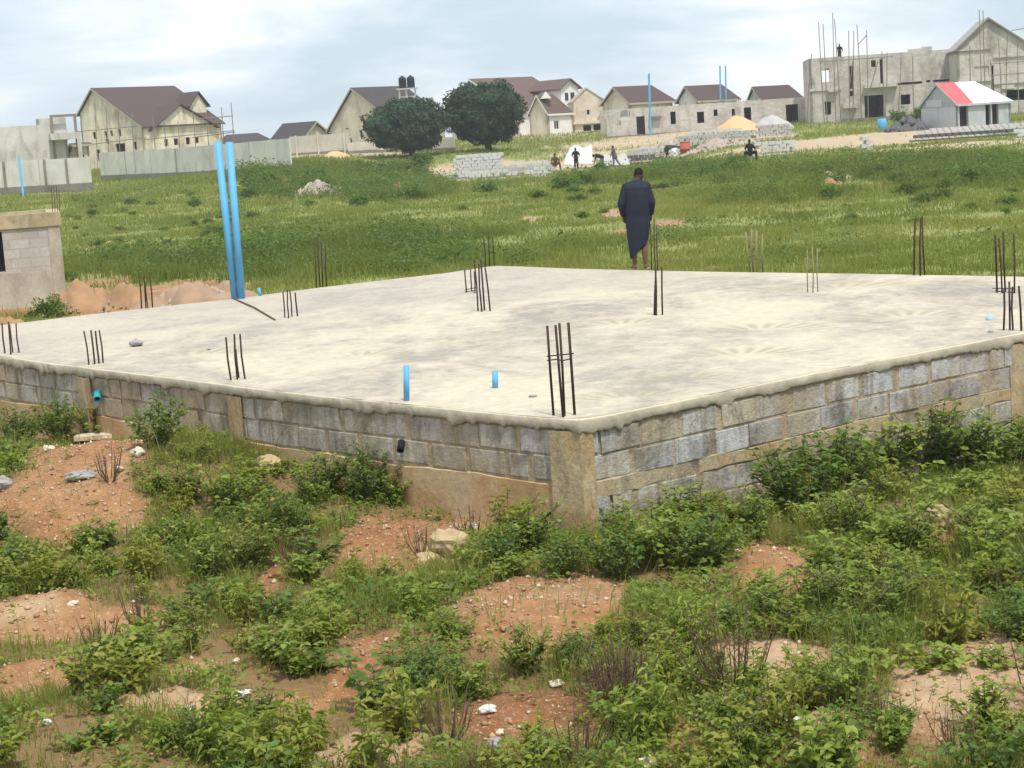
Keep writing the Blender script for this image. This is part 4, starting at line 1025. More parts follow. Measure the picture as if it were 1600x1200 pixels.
# -- unfinished grey building at the far left
B = Bld('unfinished_building', 'low unfinished grey building with a bare portal frame at the left frame edge', -60, 168, 4, 160, -9)
w = MB(); k = B.m
wall_panel(w, B.nc, B.nc + B.er * (160 * k), B.z, B.g + 87 * k, .23, [(72 * k, 79 * k, 42 * k, 55 * k), (92 * k, 98 * k, 42 * k, 55 * k), (105 * k, 112 * k, 42 * k, 55 * k), (118 * k, 127 * k, 42 * k, 54 * k), (140 * k, 157 * k, 4, 62 * k)])
wall_panel(w, B.nc + B.er * 160 * k + B.el * 9, B.nc + B.el * 9, B.z, B.g + 80 * k, .23); wall_panel(w, B.nc + B.er * 160 * k, B.nc + B.er * 160 * k + B.el * 9, B.z, B.g + 70 * k, .23, [(2, 4, 1, 2.2)])
wall_panel(w, B.nc + B.el * 9, B.nc, B.z, B.g + 70 * k, .23)
w.build('wall', M['greyren'], B.root)
w = MB(); w.prism([B.P(122 * k, 1, 60 * k), B.P(163 * k, 1, 60 * k), B.P(163 * k, 1, 97 * k), B.P(122 * k, 1, 97 * k)], (*(B.el * 3), 0)); w.build('upper_wall', M['greyren'], B.root)
w = MB()
for u in (136, 172): w.prism([B.P(u * k, -.6, 0), B.P((u + 4) * k, -.6, 0), B.P((u + 4) * k, -.6, 97 * k), B.P(u * k, -.6, 97 * k)], (*(B.el * .25), 0))
w.prism([B.P(136 * k, -.6, 97 * k), B.P(176 * k, -.6, 97 * k), B.P(176 * k, -.6, 101 * k), B.P(136 * k, -.6, 101 * k)], (*(B.el * .25), 0)); w.build('portal_frame', M['bamboo'], B.root)
w = MB(); w.prism([B.P(132 * k, -1.6, 62 * k), B.P(178 * k, -1.6, 62 * k), B.P(178 * k, -1.6, 72 * k), B.P(132 * k, -1.6, 72 * k)], (*(B.el * 1.6), 0))
w.prism([B.P(172 * k, -1.6, -.4), B.P(178 * k, -1.6, -.4), B.P(178 * k, -1.6, 62 * k), B.P(172 * k, -1.6, 62 * k)], (*(B.el * .3), 0)); w.build('balcony', M['greyren'], B.root)
gable_house('outbuilding', 'small cream outbuilding squeezed between the grey building and the large cream house', 118, 178, 10, 20, -5, 48, 30, 50, .3, 'beige', 'roofbrown', ops_r=[(4, 12, 14, 34)], cat='outbuilding')

# -- boundary walls
def boundary(label, pts, Y, h, post, mat, basemat, bh=.5, posts=(), name='boundary_wall', th=.12):
    """pts px list with distances; h metres"""
    P = []
    for (px, yy) in zip(pts, Y):
        p = at(px, 260, yy); P.append(np.array([p[0], p[1], tz(p[0], p[1])]))
    root = empty(name, P[0], label, 'wall'); w = MB(); b = MB()
    for a, c in zip(P[:-1], P[1:]):
        L = np.linalg.norm((c - a)[:2]); n = max(1, int(L / 2.6)); z_ = [a[2] + (c[2] - a[2]) * i / n for i in range(n + 1)]
        for i in range(n):
            p, q = a + (c - a) * i / n, a + (c - a) * (i + 1) / n; d = (q - p)[:2] / np.linalg.norm((q - p)[:2]); nn = np.array([-d[1], d[0]]); zt = max(z_[i], z_[i + 1]) + bh + h + random.uniform(-.03, .03); zl = max(z_[i], z_[i + 1]) + bh
            g = .02
            w.prism([(*(p[:2] + d * g), zl), (*(q[:2] - d * g), zl), (*(q[:2] - d * g), zt), (*(p[:2] + d * g), zt)], (*(nn * th), 0))
            b.prism([(*(p[:2] - nn * .05), min(z_) - 1.0), (*(q[:2] - nn * .05), min(z_) - 1.0), (*(q[:2] - nn * .05), zl - .01), (*(p[:2] - nn * .05), zl - .01)], (*(nn * (th + .1)), 0))
    w.build('panel', M[mat], root); b.build('footing', M[basemat], root)
    for (px, k) in posts:
        yy = np.interp(px, pts, Y); p = at(px, 260, yy); z_ = tz(p[0], p[1]); mb = MB(); mb.box((p[0], p[1] - .06, z_ + (h + bh + k) / 2), (.16, .16, h + bh + k)); mb.build('post', M[post], root)
    return root
boundary('grey panel boundary wall at the left frame edge', [-80, 60, 141], [137, 136, 135], 2.0, 'fencebase', 'fence', 'fencebase', .55, [(6, 0), (70, .0), (104, .02)])
boundary('grey panel boundary wall in front of the large cream house', [156, 300, 455], [156, 143, 131], 2.0, 'fencebase', 'fence', 'fencebase', .4, [(198, .0), (213, .02), (238, .0), (277, .0), (393, .0)])
boundary('cream boundary wall with a step left of the trees', [455, 500, 546], [186, 184, 182], 1.75, 'fencecream', 'fencecream', 'fencebase', .25, [(466, .1), (500, .05), (541, .1)])
boundary('low pale boundary wall running behind the left tree', [546, 640, 712], [180, 178, 172], .85, 'fencecream', 'fencecream', 'fencebase', .3)
# leaning blue pipe against the first wall
a, b = at(35, 292, 133), at(29, 243, 134); o = empty('blue_pipe', a, 'thin blue pipe leaning on the far left boundary wall', 'pipe'); mb = MB(); a[2] = tz(a[0], a[1]); mb.pipe(a, b, .09, .075, 10); mb.build('pipe', M['blue'], o)

# -- low roofs in the distance
gable_house('bungalow', 'far bungalow whose low dark hipped roof shows right of the tall blue pipes', 356, 228, 12, 69, -8, 16, 16, 30, .5, 'cream', 'roofdark', hip_r=.22, hip_l=.2)
gable_house('bungalow', 'far bungalow with dark roof and bare gable left of the steep gabled house', 474, 222, 48, 41, 47, 18, 22, 41, .5, 'cream', 'roofdark', axis='l', ops_r=[(22, 26, 6, 14)])
# -- steep gabled house behind the left tree
H2 = gable_house('gabled_house', 'steep gabled house with stained beige gable and dark roof behind the left tree', 618, 212, 45, 80, 103, 36, 30, 90, .59, 'beige', 'roofdark',
                 ops_l=[(26, 31, 28, 40), (43, 48, 34, 40), (48, 53, 12, 26), (32, 35, 6, 14)])
# -- water tower
def water_tower():
    Y = 190; c = at(643, 232, Y); z0 = tz(c[0], c[1]); m_ = Y / FPX; zp = at(643, 139, Y)[2]
    o = empty('water_tower', (c[0], c[1], z0), 'twin black water tanks on a pale steel tower above the left tree', 'water tower')
    for sx in (-.85, -.1, .85):
        for sy in (-.8, .8):
            mb = MB(); mb.box((c[0] + sx, c[1] + sy, (z0 + zp) / 2), (.11, .11, zp - z0)); mb.build('leg', M['galv'], o)
    mb = MB()
    for z_ in np.linspace(z0 + 1, zp - .8, 5):
        for sy in (-.8, .8): mb.box((c[0], c[1] + sy, z_), (1.7, .06, .06))
    for i, z_ in enumerate(np.linspace(z0 + 1, zp - .8, 5)[:-1]): mb.tube([(c[0] - .85, c[1] - .8, z_), (c[0] + .85, c[1] - .8, z_ + (zp - z0 - 1.8) / 4)], .03, 5)
    mb.build('bracing', M['galv'], o)
    mb = MB(); mb.box((c[0], c[1], zp + .05), (2.3, 2.2, .10)); mb.build('platform', M['galv'], o)
    for sx in (-.46, .44):
        mb = MB(); x = c[0] + sx; H = 18 * m_
        pr = [(.0, .42), (.1, .43), (.3, .41), (.34, .43), (.6, .41), (.64, .43), (.85, .41), (.93, .33), (1.0, .16)]
        mb.tube([(x, c[1], zp + .11 + H * h) for h, r in pr], [r for h, r in pr], 20); t = mb.build('tank', M['tank'], o, True)
        mb = MB(); mb.tube([(x, c[1], zp + .11 + H), (x, c[1], zp + .2 + H)], .14, 14); l = mb.build('lid', M['tank'], None); l.parent = t; l.data.transform(Matrix.Translation(-Vector(o.location)))
water_tower()
# -- house with big red-brown roof behind the right tree
H3 = gable_house('white_house', 'white house with a large red-brown roof half hidden by the right tree', 812, 218, 42, 95, 107, 38, 40, 92, .66, 'white', 'roofred', fascia='fasciawhite')
k = H3.m / math.cos(H3.phi)
Bw = MB(); u0, u1 = 60 * k, 88 * k; hh = 70 * H3.m; ha = 82 * H3.m
Bw.prism([H3.P(u0, -1.2, -.4), H3.P(u1, -1.2, -.4), H3.P(u1, -1.2, hh), H3.P((u0 + u1) / 2, -1.2, ha), H3.P(u0, -1.2, hh)], (*(H3.el * 4), 0)); Bw.build('bay_wall', M['white'], H3.root)
R = MB(); um = (u0 + u1) / 2
R.prism([H3.P(u0 - .4, -1.6, hh - .25), H3.P(um, -1.6, ha + .06), H3.P(um, 4.5, ha + .06), H3.P(u0 - .4, 4.5, hh - .25)], t3)
R.prism([H3.P(um, -1.6, ha + .06), H3.P(u1 + .4, -1.6, hh - .25), H3.P(u1 + .4, 4.5, hh - .25), H3.P(um, 4.5, ha + .06)], t3); R.build('bay_roof', M['roofred'], H3.root)
for (x0, x1) in ((66, 71), (75, 81)):
    mb = MB(); mb.prism([H3.P(x0 * k, -1.25, 50 * H3.m), H3.P(x1 * k, -1.25, 50 * H3.m), H3.P(x1 * k, -1.25, 62 * H3.m), H3.P(x0 * k, -1.25, 62 * H3.m)], (*(H3.el * .1), 0)); mb.build('window', M['glass'], H3.root)
AN = gable_house('annex', 'small annex with beige gable, white front and red-brown roof beside the white house', 859, 206, 50, 38, 29, 34, 34, 61, .5, 'white', 'roofred', ops_r=[(9, 17, 8, 22)], hip_r=.40, wall_l='beige', fascia='fasciawhite', cat='annex', oh=.2)
pane(AN, 9, 17, 8, 22, frame='fasciawhite')
g = MB(); fe0, fe1, rb_, ra_ = AN.roofpts; cc = (ra_ + rb_) / 2; g.prism([cc + np.array([-.55, -1.6, -.4]), cc + np.array([.75, -1.6, -.4]), cc + np.array([.1, -1.6, .42])], (0, 1.2, 0)); g.build('gablet', M['white'], AN.root)
# -- cream gable wall
H4 = gable_house('gable_house', 'pale cream gable-fronted house without roof covering between the annex and the grey bungalow', 897, 210, 4, 53, -7, 47, 47, 68, .45, 'beige', 'fascia', ops_r=[(16, 28, 3, 12), (32, 50, 3, 12), (23, 27, 28, 35)], axis='l', oh=.02, rt=.05)
mb = MB(); k = H4.m; mb.prism([H4.P(0, -.3, 14 * k), H4.P(53 * k, -.3, 14 * k), H4.P(53 * k, -.3, 18 * k), H4.P(0, -.3, 18 * k)], (*(H4.el * .29), 0)); mb.build('ledge', M['beige'], H4.root)
# -- roofs behind the bungalow
gable_house('bungalow', 'roofed bungalow with cream gable and brown roof behind the left end of the grey walls', 987, 206, 45, 68, 41, 42, 42, 65, .52, 'cream', 'roofbrown', hip_r=.2, group='roofed bungalows behind the unfinished grey bungalow')
gable_house('bungalow', 'roofed bungalow with dark brown roof behind the two blue pipes of the grey walls', 1093, 208, 45, 62, 29, 40, 40, 60, .55, 'white', 'roofbrown', hip_r=.16, group='roofed bungalows behind the unfinished grey bungalow')
gable_house('bungalow', 'roofed bungalow with dark roof behind the right end of the grey walls', 1192, 208, 45, 64, 18, 36, 36, 54, .55, 'greyren', 'roofbrown', hip_r=.2, group='roofed bungalows behind the unfinished grey bungalow')
# -- unfinished bungalow
B = Bld('unfinished_bungalow', 'long roofless grey block bungalow with dark window openings behind the sand heap', 950, 186, 5, 318, -8); k = B.m / math.cos(B.phi); w = MB(); hz = 43 * B.m
o_ = B.opr([(99, 107, 15, 34), (140, 151, 14, 31), (166, 172, 23, 33), (194, 199, 22, 32), (213, 224, 13, 33), (278, 297, 5, 33), (46, 59, 2, 30)])
wall_panel(w, B.nc + B.er * 37 * k, B.nc + B.er * 318 * k, B.z, B.g + hz, .23, [(a - 37 * k, b - 37 * k, c, d) for a, b, c, d in o_])
wall_panel(w, B.nc, B.nc + B.er * 36.9 * k, B.z, B.g + 31 * B.m, .23, [(14 * k, 22 * k, 19 * B.m + .4, 26 * B.m + .4)])
for u in (37, 85, 122, 182, 240, 317):
    wall_panel(w, B.nc + B.er * u * k + B.el * .25, B.nc + B.er * u * k + B.el * 7.9, B.z, B.g + hz * (.97 if u != 240 else 1.05), .2, [(3, 4, .4, 2.4)])
wall_panel(w, B.nc + B.er * 318 * k + B.el * 8, B.nc + B.el * 8, B.z, B.g + hz * 1.02, .23, [(3, 4, 1.3, 2.4), (9, 10.2, 1.3, 2.4), (15, 16.2, 1.3, 2.4)])
w.build('wall', M['greywall'], B.root)
f = MB(); f.prism([B.P(38 * k, .3, hz * .9), B.P(316 * k, .3, hz * .9), B.P(316 * k, 7.7, hz * .9), B.P(38 * k, 7.7, hz * .9)], (0, 0, .12)); f.build('added_shade_deck', M['bamboo'], B.root)  # unseen deck added over the rooms to darken the openings
f = MB(); f.prism([B.P(-.2, -.12, -.6), B.P(318 * k, -.12, -.6), B.P(318 * k, -.12, .18), B.P(-.2, -.12, .18)], (*(B.el * .1), 0)); f.build('footing', M['fencebase'], B.root)
for u in (80, 100, 124, 150, 178, 182, 205, 232): 
    r = MB(); r.tube([B.P(u * k, .1, hz - .1), B.P(u * k + random.uniform(-.1, .1), .1, hz + random.uniform(.15, .4))], .03, 5); r.build('starter_bar', M['rebar'], B.root)
f = MB(); f.prism([B.P(66 * k, -.5, 26 * B.m), B.P(84 * k, -.5, 26 * B.m), B.P(84 * k, -.5, 29 * B.m), B.P(66 * k, -.5, 29 * B.m)], (*(B.el * .49), 0)); f.build('ledge', M['fencebase'], B.root)
f = MB(); f.prism([B.P(40 * k, 1.6, -.3), B.P(66 * k, 1.6, -.3), B.P(66 * k, 1.6, hz * .95), B.P(40 * k, 1.6, hz * .95)], (*(B.el * .15), 0)); f.build('inner_wall', M['fencebase'], B.root)
def bpole(label, tx, ty, bx, by, Y, w):
    a, b = at(bx, by, Y), at(tx, ty, Y); a[2] = min(a[2], tz(a[0], a[1]) + .05) if by > 170 else a[2]; o = empty('blue_pipe', a, label, 'pipe', 'blue pipes standing at the grey bungalow'); mb = MB(); mb.pipe(a, b, w * Y / FPX / 2, w * Y / FPX / 2.4, 10); mb.build('pipe', M['blue'], o)
bpole('thick blue pipe standing against the left part of the grey bungalow', 1014, 115, 1016, 202, 184.6, 3.2)
bpole('left of two blue pipes standing in the middle of the grey bungalow', 1125, 103, 1126, 195, 187, 2.4)
bpole('right of two blue pipes standing in the middle of the grey bungalow', 1133.5, 103, 1135, 195, 187.2, 2.4)

# -- two-storey unfinished building
B = Bld('unfinished_building', 'two-storey unfinished grey block building with bare poles on its roof at the right', 1269, 176, 4, 232, -9); TW = B; k = B.m / math.cos(B.phi); H = 99 * B.m; w = MB()
ops = [(18, 30, 62, 83), (22, 31, 12, 32), (60, 67, 38, 84), (82, 112, 1, 37), (94, 101, 80, 90), (107, 112, 52, 92), (137, 151, 20, 35), (132, 170, 50, 53.5), (176, 182, 51, 54.5), (186, 226, 51, 54)]
wall_panel(w, B.nc, B.nc + B.er * 232 * k, B.z, B.g + H, .23, B.opr(ops))
wall_panel(w, B.nc + B.el * 9, B.nc, B.z, B.g + H, .23); wall_panel(w, B.nc + B.er * 232 * k, B.nc + B.er * 232 * k + B.el * 9, B.z, B.g + H, .23)
wall_panel(w, B.nc + B.er * 232 * k + B.el * 9, B.nc + B.el * 9, B.z, B.g + H, .23, [(12.4, 13.4, 4.4, 5.8)])
w.build('wall', M['greywall'], B.root)
w = MB(); w.prism([B.P(.25, .25, 46 * B.m), B.P(231 * k, .25, 46 * B.m), B.P(231 * k, 8.8, 46 * B.m), B.P(.25, 8.8, 46 * B.m)], (0, 0, .18)); w.prism([B.P(36 * k, .25, 90 * B.m), B.P(231 * k, .25, 90 * B.m), B.P(231 * k, 8.8, 90 * B.m), B.P(36 * k, 8.8, 90 * B.m)], (0, 0, .15)); w.build('floor_slab', M['greyren'], B.root)
w = MB()
for (u0, u1, v0, v1, t) in ((0, 48, 49, 53, .12), (82, 132, 48.5, 54, .7), (48, 70, 20, 27, .5), (27, 42, 46, 49, .5), (150, 175, 99, 103, -.05), (170, 186, 99, 105, -.05), (215, 232, 99, 104, -.05)):
    w = MB(); w.prism([B.P(u0 * k, -max(t, .0), v0 * B.m), B.P(u1 * k, -max(t, .0), v0 * B.m), B.P(u1 * k, -max(t, .0), v1 * B.m), B.P(u0 * k, -max(t, .0), v1 * B.m)], (*(B.el * (abs(t) - .005 if t > 0 else .22)), 0)); w.build('ledge', M['greyren'], B.root)
f = MB(); f.prism([B.P(45 * k, -.1, -.5), B.P(232 * k, -.1, -.5), B.P(232 * k, -.1, .25), B.P(45 * k, -.1, .25)], (*(B.el * .095), 0)); f.build('footing', M['fencebase'], B.root)
scaffold('tall bare scaffold poles rising above the left part of the two-storey grey building', 174, [(1279, 35, 1288, 186), (1286, 37, 1289, 100), (1301, 20, 1306, 186), (1304, 30, 1314, 186), (1326, 48, 1328, 184), (1334, 48, 1331, 150), (1339, 38, 1346, 184), (1354, 47, 1353, 84), (1268, 85, 1261, 190), (1386, 82, 1383, 188), (1378, 80, 1379, 130), (1426, 88, 1428, 180), (1408, 90, 1402, 178)],
         [(1280, 97, 1395, 88), (1328, 130, 1332, 96), (1340, 70, 1354, 55), (1356, 150, 1372, 95)], .05)
r = small_person('person on top of the two-storey grey building among the poles', 1318, 86, 177.5, stand, 'black', 'browncloth', 22)
r.location = tuple(B.P(49 * k, 1.4, 90 * B.m + .15)); 

# -- gabled unfinished building at the right frame edge
G5 = gable_house('unfinished_building', 'tall gabled unfinished grey building at the right frame edge', 1499, 167, 6, 145, -9, 103, 75, 146, .33, 'greywall', 'roofgrey',
                 ops_r=[(26, 47, 62, 86), (69, 74, 74, 84), (71, 100, 20, 36), (50, 54, 26, 80), (112, 120, 60, 84), (30, 44, 8, 24)], axis='l', oh=.22, fascia='bamboo', rt=.10)
k = G5.m / math.cos(G5.phi); w = MB(); w.prism([G5.P(.3, .4, 55 * G5.m), G5.P(144 * k, .4, 55 * G5.m), G5.P(144 * k, 8.5, 55 * G5.m), G5.P(.3, 8.5, 55 * G5.m)], (0, 0, .18)); w.build('floor_slab', M['greyren'], G5.root)
w = MB(); w.prism([G5.P(26 * k, .1, 62 * G5.m), G5.P(47 * k, .1, 62 * G5.m), G5.P(47 * k, .1, 86 * G5.m), G5.P(26 * k, .1, 86 * G5.m)], (*(G5.el * .08), 0)); w.build('boarding', M['greyren'], G5.root)
w = MB()
for (u0, u1, v0, v1) in ((0, 50, 52, 56), (54, 145, 46, 50), (0, 50, 100, 103), (54, 145, 86, 89), (65, 84, 38, 44)):
    w = MB(); w.prism([G5.P(u0 * k, -.15, v0 * G5.m), G5.P(u1 * k, -.15, v0 * G5.m), G5.P(u1 * k, -.15, v1 * G5.m), G5.P(u0 * k, -.15, v1 * G5.m)], (*(G5.el * .145), 0)); w.build('ledge', M['greyren'], G5.root)
scaffold('scaffold poles in front of the gabled grey building at the right frame edge', 163, [(1515, 72, 1516, 125), (1530, 15, 1531, 40), (1536, 16, 1537, 40), (1574, 55, 1572, 170), (1548, 95, 1552, 168), (1590, 70, 1592, 172), (1560, 60, 1566, 168)], [(1545, 100, 1600, 96), (1545, 118, 1600, 114), (1580, 48, 1605, 43)], .05)

# -- zinc kiosk
KO = gable_house('kiosk', 'corrugated zinc kiosk with red and white roof at the right', 1497, 131, 42, 82, 55, 38, 38, 70, .52, 'zinc', 'whitesheet', ops_r=[(2, 17, 0, 35), (43, 51, 2, 35), (53, 63, 0, 35)], ops_l=[], hip_r=.34, oh=.15, fascia='zinc', cat='kiosk', rt=.04)
fe0, fe1, rb_, ra_ = KO.roofpts; L_ = lambda a, b, t: a + (b - a) * t; upk = np.array([0, 0, .045])
mb = MB(); mb.prism([fe0 + upk, L_(fe0, fe1, .29) + upk, L_(ra_, rb_, .48) + upk, ra_ + upk], (0, 0, .012)); mb.build('red_roof_sheet', M['redsheet'], KO.root)
pane(KO, 2, 17, 0, 35, mat='void', inset=.3); pane(KO, 53, 63, 0, 35, mat='void', inset=.3)
mb = MB(); k = KO.m / math.sin(KO.phi)
for i, (u0, u1, v0, v1) in enumerate(((0, 1.9, .1, 1.62), (1.95, 3.3, .05, 1.58), (.6, 2.4, 1.72, 2.25), (2.3, 3.9, .15, 1.64))):
    c0 = KO.nc + KO.el * (KO.Ll - u0) - KO.er * (.012 + .012 * i); c1 = KO.nc + KO.el * (KO.Ll - u1) - KO.er * (.012 + .012 * i)
    mb.prism([(*c0, KO.g + v0), (*c1, KO.g + v0), (*c1, KO.g + v1), (*c0, KO.g + v1 + .04)], (*(KO.er * .008), 0))
mb.build('patch_sheet', M['galv'], KO.root)

# ------------------------------------------------------------------ block yard
def block_proto(mat, hollow=True):
    mb = MB(); L, W_, H = .45, .225, .225
    if hollow:
        for (x0, x1) in ((-.225, -.19), (-.02, .02), (.19, .225)): mb.box(((x0 + x1) / 2, 0, H / 2), (x1 - x0, W_ - .08, H))
        for s in (-1, 1): mb.box((0, s * (W_ / 2 - .02), H / 2), (L, .04, H))
    else: mb.box((0, 0, H / 2), (L, W_, H))
    return mb
def block_stack(label, px0, px1, Y, rows, mat, depth=2, skip=.06, rz=0, gap=.02, on_end=False, z=None, name='block_stack', seed=0, step=0, group=None, cat='block stack'):
    """stack or laid-out row of blocks: one pile that is read as one thing"""
    rg = random.Random(seed); a, b = at(px0, 240, Y), at(px1, 240, Y); z0 = tz((a[0] + b[0]) / 2, (a[1] + b[1]) / 2) if z is None else z
    root_loc = np.array([(a[0] + b[0]) / 2, Y, z0]); W_ = b[0] - a[0]; mb = MB(); w, h = (.25, .45) if on_end else (.46, .23)
    c = Matrix.Rotation(rz, 3, 'Z'); n = int(W_ / w)
    for r in range(rows):
        i0 = int(step * r * n)
        for d in range(depth):
            for i in range(n - i0):
                if rg.random() < skip * (1 + r * .4) and r > 0: continue
                x = (i + .5 * (r % 2)) * w - W_ / 2 + rg.uniform(-.02, .02); y = d * .3 + rg.uniform(-.03, .03); s = rg.uniform(.93, .99)
                v = c @ Vector((x, y, 0)); zz = z0 + r * h - (.12 if r == 0 else 0); mb.box((root_loc[0] + v.x, root_loc[1] + v.y, zz + h / 2), (w * s - gap, .22, h * .97 + (.2 if r == 0 and False else 0)), rz + rg.uniform(-.04, .04))
    o = mb.build(name, M[mat]); o.data.transform(Matrix.Translation(-Vector(root_loc))); o.location = Vector([float(q) for q in root_loc])
    return tag(o, label, cat, group)
block_stack('tall stack of pale grey blocks at the left end of the block yard', 712, 792, 134, 8, 'blockpale', 6, .025, .06, seed=1, gap=.012)
block_stack('low broken tier of pale blocks at the foot of the tall block stack', 695, 742, 132, 3, 'blockpale', 4, .2, .1, seed=2)
for i, (px0, px1, Y, mt, lb) in enumerate(((745, 870, 136, 'blockpale', 'third laid-out row of fresh blocks right of the tall stack, farther back'), (735, 872, 132.5, 'block', 'middle laid-out row of fresh blocks right of the tall stack'), (730, 862, 129.5, 'blockpale', 'nearest laid-out row of fresh blocks right of the tall stack'), (778, 862, 140, 'block', 'farthest laid-out row of fresh blocks by the sitting person'))):
    block_stack(lb, px0, px1, Y, 3, mt, 2, .2, .03, seed=10 + i, name='block_row', group='rows of fresh blocks drying at the yard', cat='block row', gap=.06)
for i, (px0, px1, Y, mt, lb) in enumerate(((980, 1046, 148, 'block', 'long row of grey blocks behind the striding person'), (985, 1040, 144, 'blockdark', 'row of dark fresh blocks right of the striding person'), (1000, 1030, 151, 'blockpale', 'short row of pale blocks behind the dark ones'), (1062, 1180, 150, 'block', 'long low row of grey blocks between the red drum and the sand heap'), (1080, 1170, 153, 'blockpale', 'long low row of pale blocks behind the grey row before the sand heap'), (800, 866, 146, 'blockpale', 'pale row of blocks behind the sitting person'))):
    block_stack(lb, px0, px1, Y, 4 - i % 2, mt, 3, .25, -.04, seed=20 + i, name='block_row', group='rows of fresh blocks drying at the yard', cat='block row', gap=.05)
block_stack('wide stack of grey blocks before the orange sand heap', 1122, 1190, 141, 4, 'block', 3, .02, -.03, seed=30, gap=.012)
block_stack('stack of grey blocks before the grey gravel heap', 1188, 1246, 143, 5, 'block', 3, .02, -.03, seed=31, gap=.012)
block_stack('low stack of pale blocks behind the tall grass beside the person in black', 1180, 1246, 116, 4, 'blockpale', 2, .05, -.03, seed=32, gap=.012)
block_stack('small square stack of pale blocks standing alone before the pale path', 1353, 1376, 106, 5, 'blockpale', 3, .03, .0, seed=33)
for i in range(4):
    block_stack(('nearest', 'second', 'third', 'farthest')[i] + ' of the long rows of blocks laid out before the zinc kiosk', 1428 + i * 9, 1640, 121 + i * 1.7, 2, ('blockdark', 'blockpale', 'blockpale', 'blockpale')[i], 2, .06, -.05, seed=40 + i, name='block_row', group='long block rows before the kiosk', cat='block row', gap=.07, on_end=False)
block_stack('pile of pale blocks at the right frame edge before the long block rows', 1590, 1640, 113, 3, 'blockpale', 2, .1, -.02, seed=50)
block_stack('small pile of blocks under the sitting person in black', 1163, 1184, 109.15, 3, 'block', 1, 0, 0, seed=61)
block_stack('small pile of blocks under the sitting person in brown', 860, 876, 141.15, 3, 'block', 1, 0, 0, seed=62)
# yard sheet, mixer drum and other bits
def tarp(label, pts, Y, mat, seed):
    n = 14; a = [at(px, py, Y + dy) for (px, py, dy) in pts]; V = []; F = []
    for i in range(n):
        for j in range(n):
            u, v = i / (n - 1), j / (n - 1); p = (a[0] * (1 - u) + a[1] * u) * (1 - v) + (a[3] * (1 - u) + a[2] * u) * v
            p = p + np.array([0, -.25 * abs(math.sin(u * 6 + v * 3)), .12 * math.sin(u * 9 + seed) * math.sin(v * 5)]); V.append(p)
    for i in range(n - 1):
        for j in range(n - 1): F.append((i * n + j, (i + 1) * n + j, (i + 1) * n + j + 1, i * n + j + 1))
    V = np.array(V); c = V.mean(0); o = np_mesh('tarpaulin', V - c, F, M[mat], None, None, True); o.location = Vector([float(q) for q in c]); s = o.modifiers.new('s', 'SOLIDIFY'); s.thickness = .03
    tag(o, label, 'tarpaulin')
tarp('white sheet draped over a block pile behind the person in black', [(880, 258, -1), (928, 256, -.6), (924, 228, 1.2), (890, 229, 1.2)], 143.5, 'sheetwhite', 2)
tarp('pale grey sheet spread over blocks behind the striding person', [(930, 260, -1), (985, 257, -1), (978, 241, 2.0), (938, 243, 2)], 143.5, 'greysand', 3)
a = at(1048, 240, 145); z_ = tz(a[0], a[1]); o = empty('cement_mixer', (a[0], a[1], z_), 'dark cement mixer drum on a stand at the right end of the block yard', 'cement mixer'); mb = MB()
mb.tube([(a[0] - .5, a[1], z_ + .55), (a[0] - .3, a[1], z_ + .58), (a[0] + .1, a[1], z_ + .62), (a[0] + .42, a[1], z_ + .74)], [.26, .46, .44, .24], 18); mb.build('drum', M['tank'], o, True)
for s in (-.5, .5):
    mb = MB(); mb.tube([(a[0] + s * .8, a[1] - .4, z_), (a[0] + s * .5, a[1], z_ + .5)], .04, 6); mb.tube([(a[0] + s * .8, a[1] + .4, z_), (a[0] + s * .5, a[1], z_ + .5)], .04, 6); mb.build('leg', M['tank'], o)
litter_p = at(1053, 242, 143.5); rock('plastic_litter', (litter_p[0], litter_p[1], tz(litter_p[0], litter_p[1]) + .3), (.45, .3, .4), M['litter'], 'white sack lying in front of the cement mixer', 'sack', seed=77)
a = at(1071, 240, 145.5); z_ = tz(a[0], a[1]); o = empty('oil_drum', (a[0], a[1], z_), 'faded red steel drum right of the cement mixer', 'drum'); mb = MB()
mb.tube([(a[0], a[1], z_ - .05), (a[0], a[1], z_ + .3), (a[0], a[1], z_ + .32), (a[0], a[1], z_ + .34), (a[0], a[1], z_ + .9)], [.42, .42, .45, .42, .42], 18); mb.build('shell', M['red'], o, True); mb = MB(); mb.tube([(a[0], a[1], z_ + .9), (a[0], a[1], z_ + .94)], .44, 18); mb.build('rim', M['red'], o)
a = heap('rubble_heap', 'long low heap of pale rubble behind the tall grass strip right of the yard', 'rubble heap', 1120, 240, 150, 10, 'rubble', 137, 2, 21, .2); tag(rubble_on(*a, 140, .15, M['rubble'], seed=8), kind='stuff')
a = heap('rubble_heap', 'pale rubble piled behind the cement mixer', 'rubble heap', 1045, 232, 70, 14, 'rubble', 152, 2, 22, .2); tag(rubble_on(*a, 120, .2, M['block'], seed=9), kind='stuff')
a = heap('junk_pile', 'dark pile of scrap and sacks left of the zinc kiosk', 'scrap pile', 1420, 204, 66, 19, 'blockdark', 133, 1.8, 23, .25); tag(rubble_on(*a, 90, .3, M['blockdark'], seed=10), kind='stuff')
a = at(1378, 190, 140); z_ = tz(a[0], a[1]); o = empty('blue_barrel', (a[0], a[1], z_), 'blue plastic barrel at the porch of the two-storey grey building', 'barrel'); mb = MB(); mb.tube([(a[0], a[1], z_), (a[0], a[1], z_ + .1), (a[0], a[1], z_ + .5), (a[0], a[1], z_ + .95), (a[0], a[1], z_ + 1.0)], [.3, .36, .38, .34, .28], 16); mb.build('shell', M['blue'], o, True); mb = MB(); mb.tube([(a[0], a[1], z_ + 1.0), (a[0], a[1], z_ + 1.05)], .2, 12); mb.build('lid', M['bluedark'], o)

